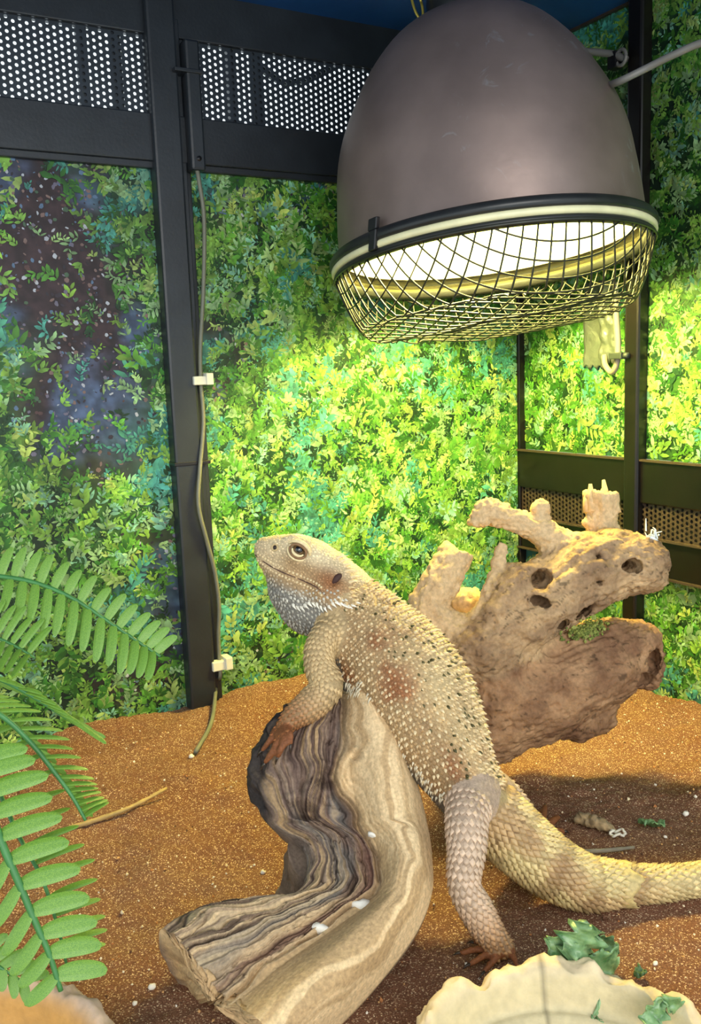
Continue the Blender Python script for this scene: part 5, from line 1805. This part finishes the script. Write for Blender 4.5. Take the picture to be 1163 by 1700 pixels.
def clip(x, y, mat, label, w_=15, h_=7):
    c = wl(x, y, .018); d = 1.05
    root = thing('cable_clip', c, label, 'clip')
    k = d / FPX
    mb = MB().box(c, -LW * w_ * k, NL * .006, UP * h_ * k)
    bevelled(link('clip_body', mb.mesh('clip_body', False), mat, root), .001)
    mb = MB().box(c + LW * w_ * .75 * k + UP * h_ * .3 * k, -LW * w_ * .4 * k, NL * .009, UP * h_ * 1.35 * k)
    bevelled(link('clip_head', mb.mesh('clip_head', False), mat, root), .001)


clip(324, 632, MAT['white_plastic'], 'white plastic cable clip half way up the post')
clip(356, 1097, MAT['white_plastic'], 'white plastic cable clip low on the post just above the sand', 16, 8)
# black sensor box on the post
t_, z_ = left_tz(312, 200)
zb0 = left_tz(312, 290)[1]; zb1 = left_tz(312, 78)[1]
box = thing('sensor_box', on_left(t_, zb0, .012), 'long black sensor box clipped beside the top of the post', 'box')
bevelled(link('box_case', wall_box(MB(), on_left, t_ - .0085, t_ + .0085, zb0, zb1, .006, .026).mesh('box_case', False), MAT['black_metal'], box), .003)
bevelled(link('box_strap', wall_box(MB(), on_left, t_ - .010, t_ + .022, left_tz(312, 131)[1] - .002, left_tz(312, 131)[1] + .002, .004, .0285).mesh('box_strap', False), MAT['black_metal'], box), .0008)
mb = MB().tube([on_left(t_, zb0 + .012, .024), on_left(t_, zb0 + .012, .0272)], .0028, 12)
link('box_screw', mb.mesh('box_screw'), MAT['black_plastic'], box)
wpart('post_joint', on_left, TP - .0215, TP + .0215, left_tz(300, 768)[1] - .002, left_tz(300, 768)[1] + .002, .0, .0212, 'brown_metal', wall_left, .0005)

# lamp cables
lc = catmull([P(980, 160, .90), P(1000, 146, .89), P(1030, 134, .85), P(1075, 112, .84), P(1120, 90, .82), P(1175, 68, .80), P(1300, 40, .74), P(1420, 20, .68)], 8)
o = link('cord', MB().tube(lc, .0034, 10).mesh('cord'), MAT['cable'], lamp)
o['label'] = 'grey lamp cord'
def wr(x, y, o):
    s_, z_ = right_sz(x, y); return on_right(s_, z_, o)
lc = catmull([P(930, 150, 1.0), P(975, 112, 1.04), wr(1010, 97, .05), wr(1040, 95, .03), wr(1056, 100, .026), wr(1064, 104, .024)], 8)
o = link('cord', MB().tube(lc, .0042, 10).mesh('cord'), MAT['cable'], lamp)
o['label'] = 'grey cord arching to the ring on the post'
c = wr(1058, 101, .027)
rg = thing('cable_ring', c, 'black cable ring screwed to the brown post', 'clip')
a_ = np.linspace(0, 2 * np.pi, 25)
link('ring', MB().tube(c + np.cos(a_)[:, None] * RW * .0075 + np.sin(a_)[:, None] * UP * .0085, .0022, 8, cap=False).mesh('ring'), MAT['cable'], rg)
link('ring_base', MB().box(c - RW * .011 - NR * .002, RW * .006, NR * .006, UP * .009).mesh('ring_base', False), MAT['black_plastic'], rg)

# foil tape and probe on the short wall
def tape():
    t0 = [(973, 470), (973, 610), (1004, 612), (1006, 480)]
    root = thing('foil_tape', wr(1000, 540, .003), 'silver foil tape holding a probe to the printed wall', 'tape')
    sv = material('silver_foil', lin(112, 122, 114), .4, .5, .1, 60, .6, 160, bdist=.002)
    for nm, xa, xb, ya, yb, off, amp, sd in (('tape_strip', 973, 1012, 470, 610, .004, .0012, 3), ('tape_strip', 1003, 1031, 466, 600, .008, .0028, 4)):
        nu_, nv_ = 30, 12
        gd = np.zeros((nu_, nv_, 3))
        for i in range(nu_):
            for j in range(nv_):
                x = xa + (xb - xa) * j / (nv_ - 1); y = ya + (yb - ya) * i / (nu_ - 1)
                if i == nu_ - 1: y += 5 * math.sin(j * 1.9 + sd)
                gd[i, j] = wr(x, y, off)
        nz = fbm(np.stack(np.meshgrid(np.arange(nu_) * .35, np.arange(nv_) * .35, indexing='ij') + [np.full((nu_, nv_), float(sd))], -1).reshape(-1, 3), sd, 3).reshape(nu_, nv_)
        gd += NR * (amp * (nz + .3))[..., None]
        o = link(nm, MB().grid(gd).mesh(nm), sv, root)
        s_ = o.modifiers.new('solid', 'SOLIDIFY'); s_.thickness = .0006
    pc = catmull([wr(1036, 470, .016), wr(1040, 520, .018), wr(1043, 575, .018), wr(1040, 606, .018), wr(1030, 617, .016), wr(1018, 606, .014), wr(1012, 590, .010)], 8)
    o = link('probe_cable', MB().tube(pc, .0036, 10).mesh('probe_cable'), MAT['yellow_cable'])
    tag(o, 'thin probe cable hooking up under the foil tape', 'cable')
    c = wr(1047, 590, .022)
    r2 = thing('cable_clip', c, 'small dark cable clip holding the probe cable to the brown post', 'clip')
    bevelled(link('clip_body', MB().box(c, RW * .010, NR * .006, UP * .004).mesh('clip_body', False), MAT['dark_cable'], r2), .001)
    link('clip_pin', MB().tube([c + RW * .008, c + RW * .016], .0035, 10).mesh('clip_pin'), MAT['dark_cable'], r2)


tape()
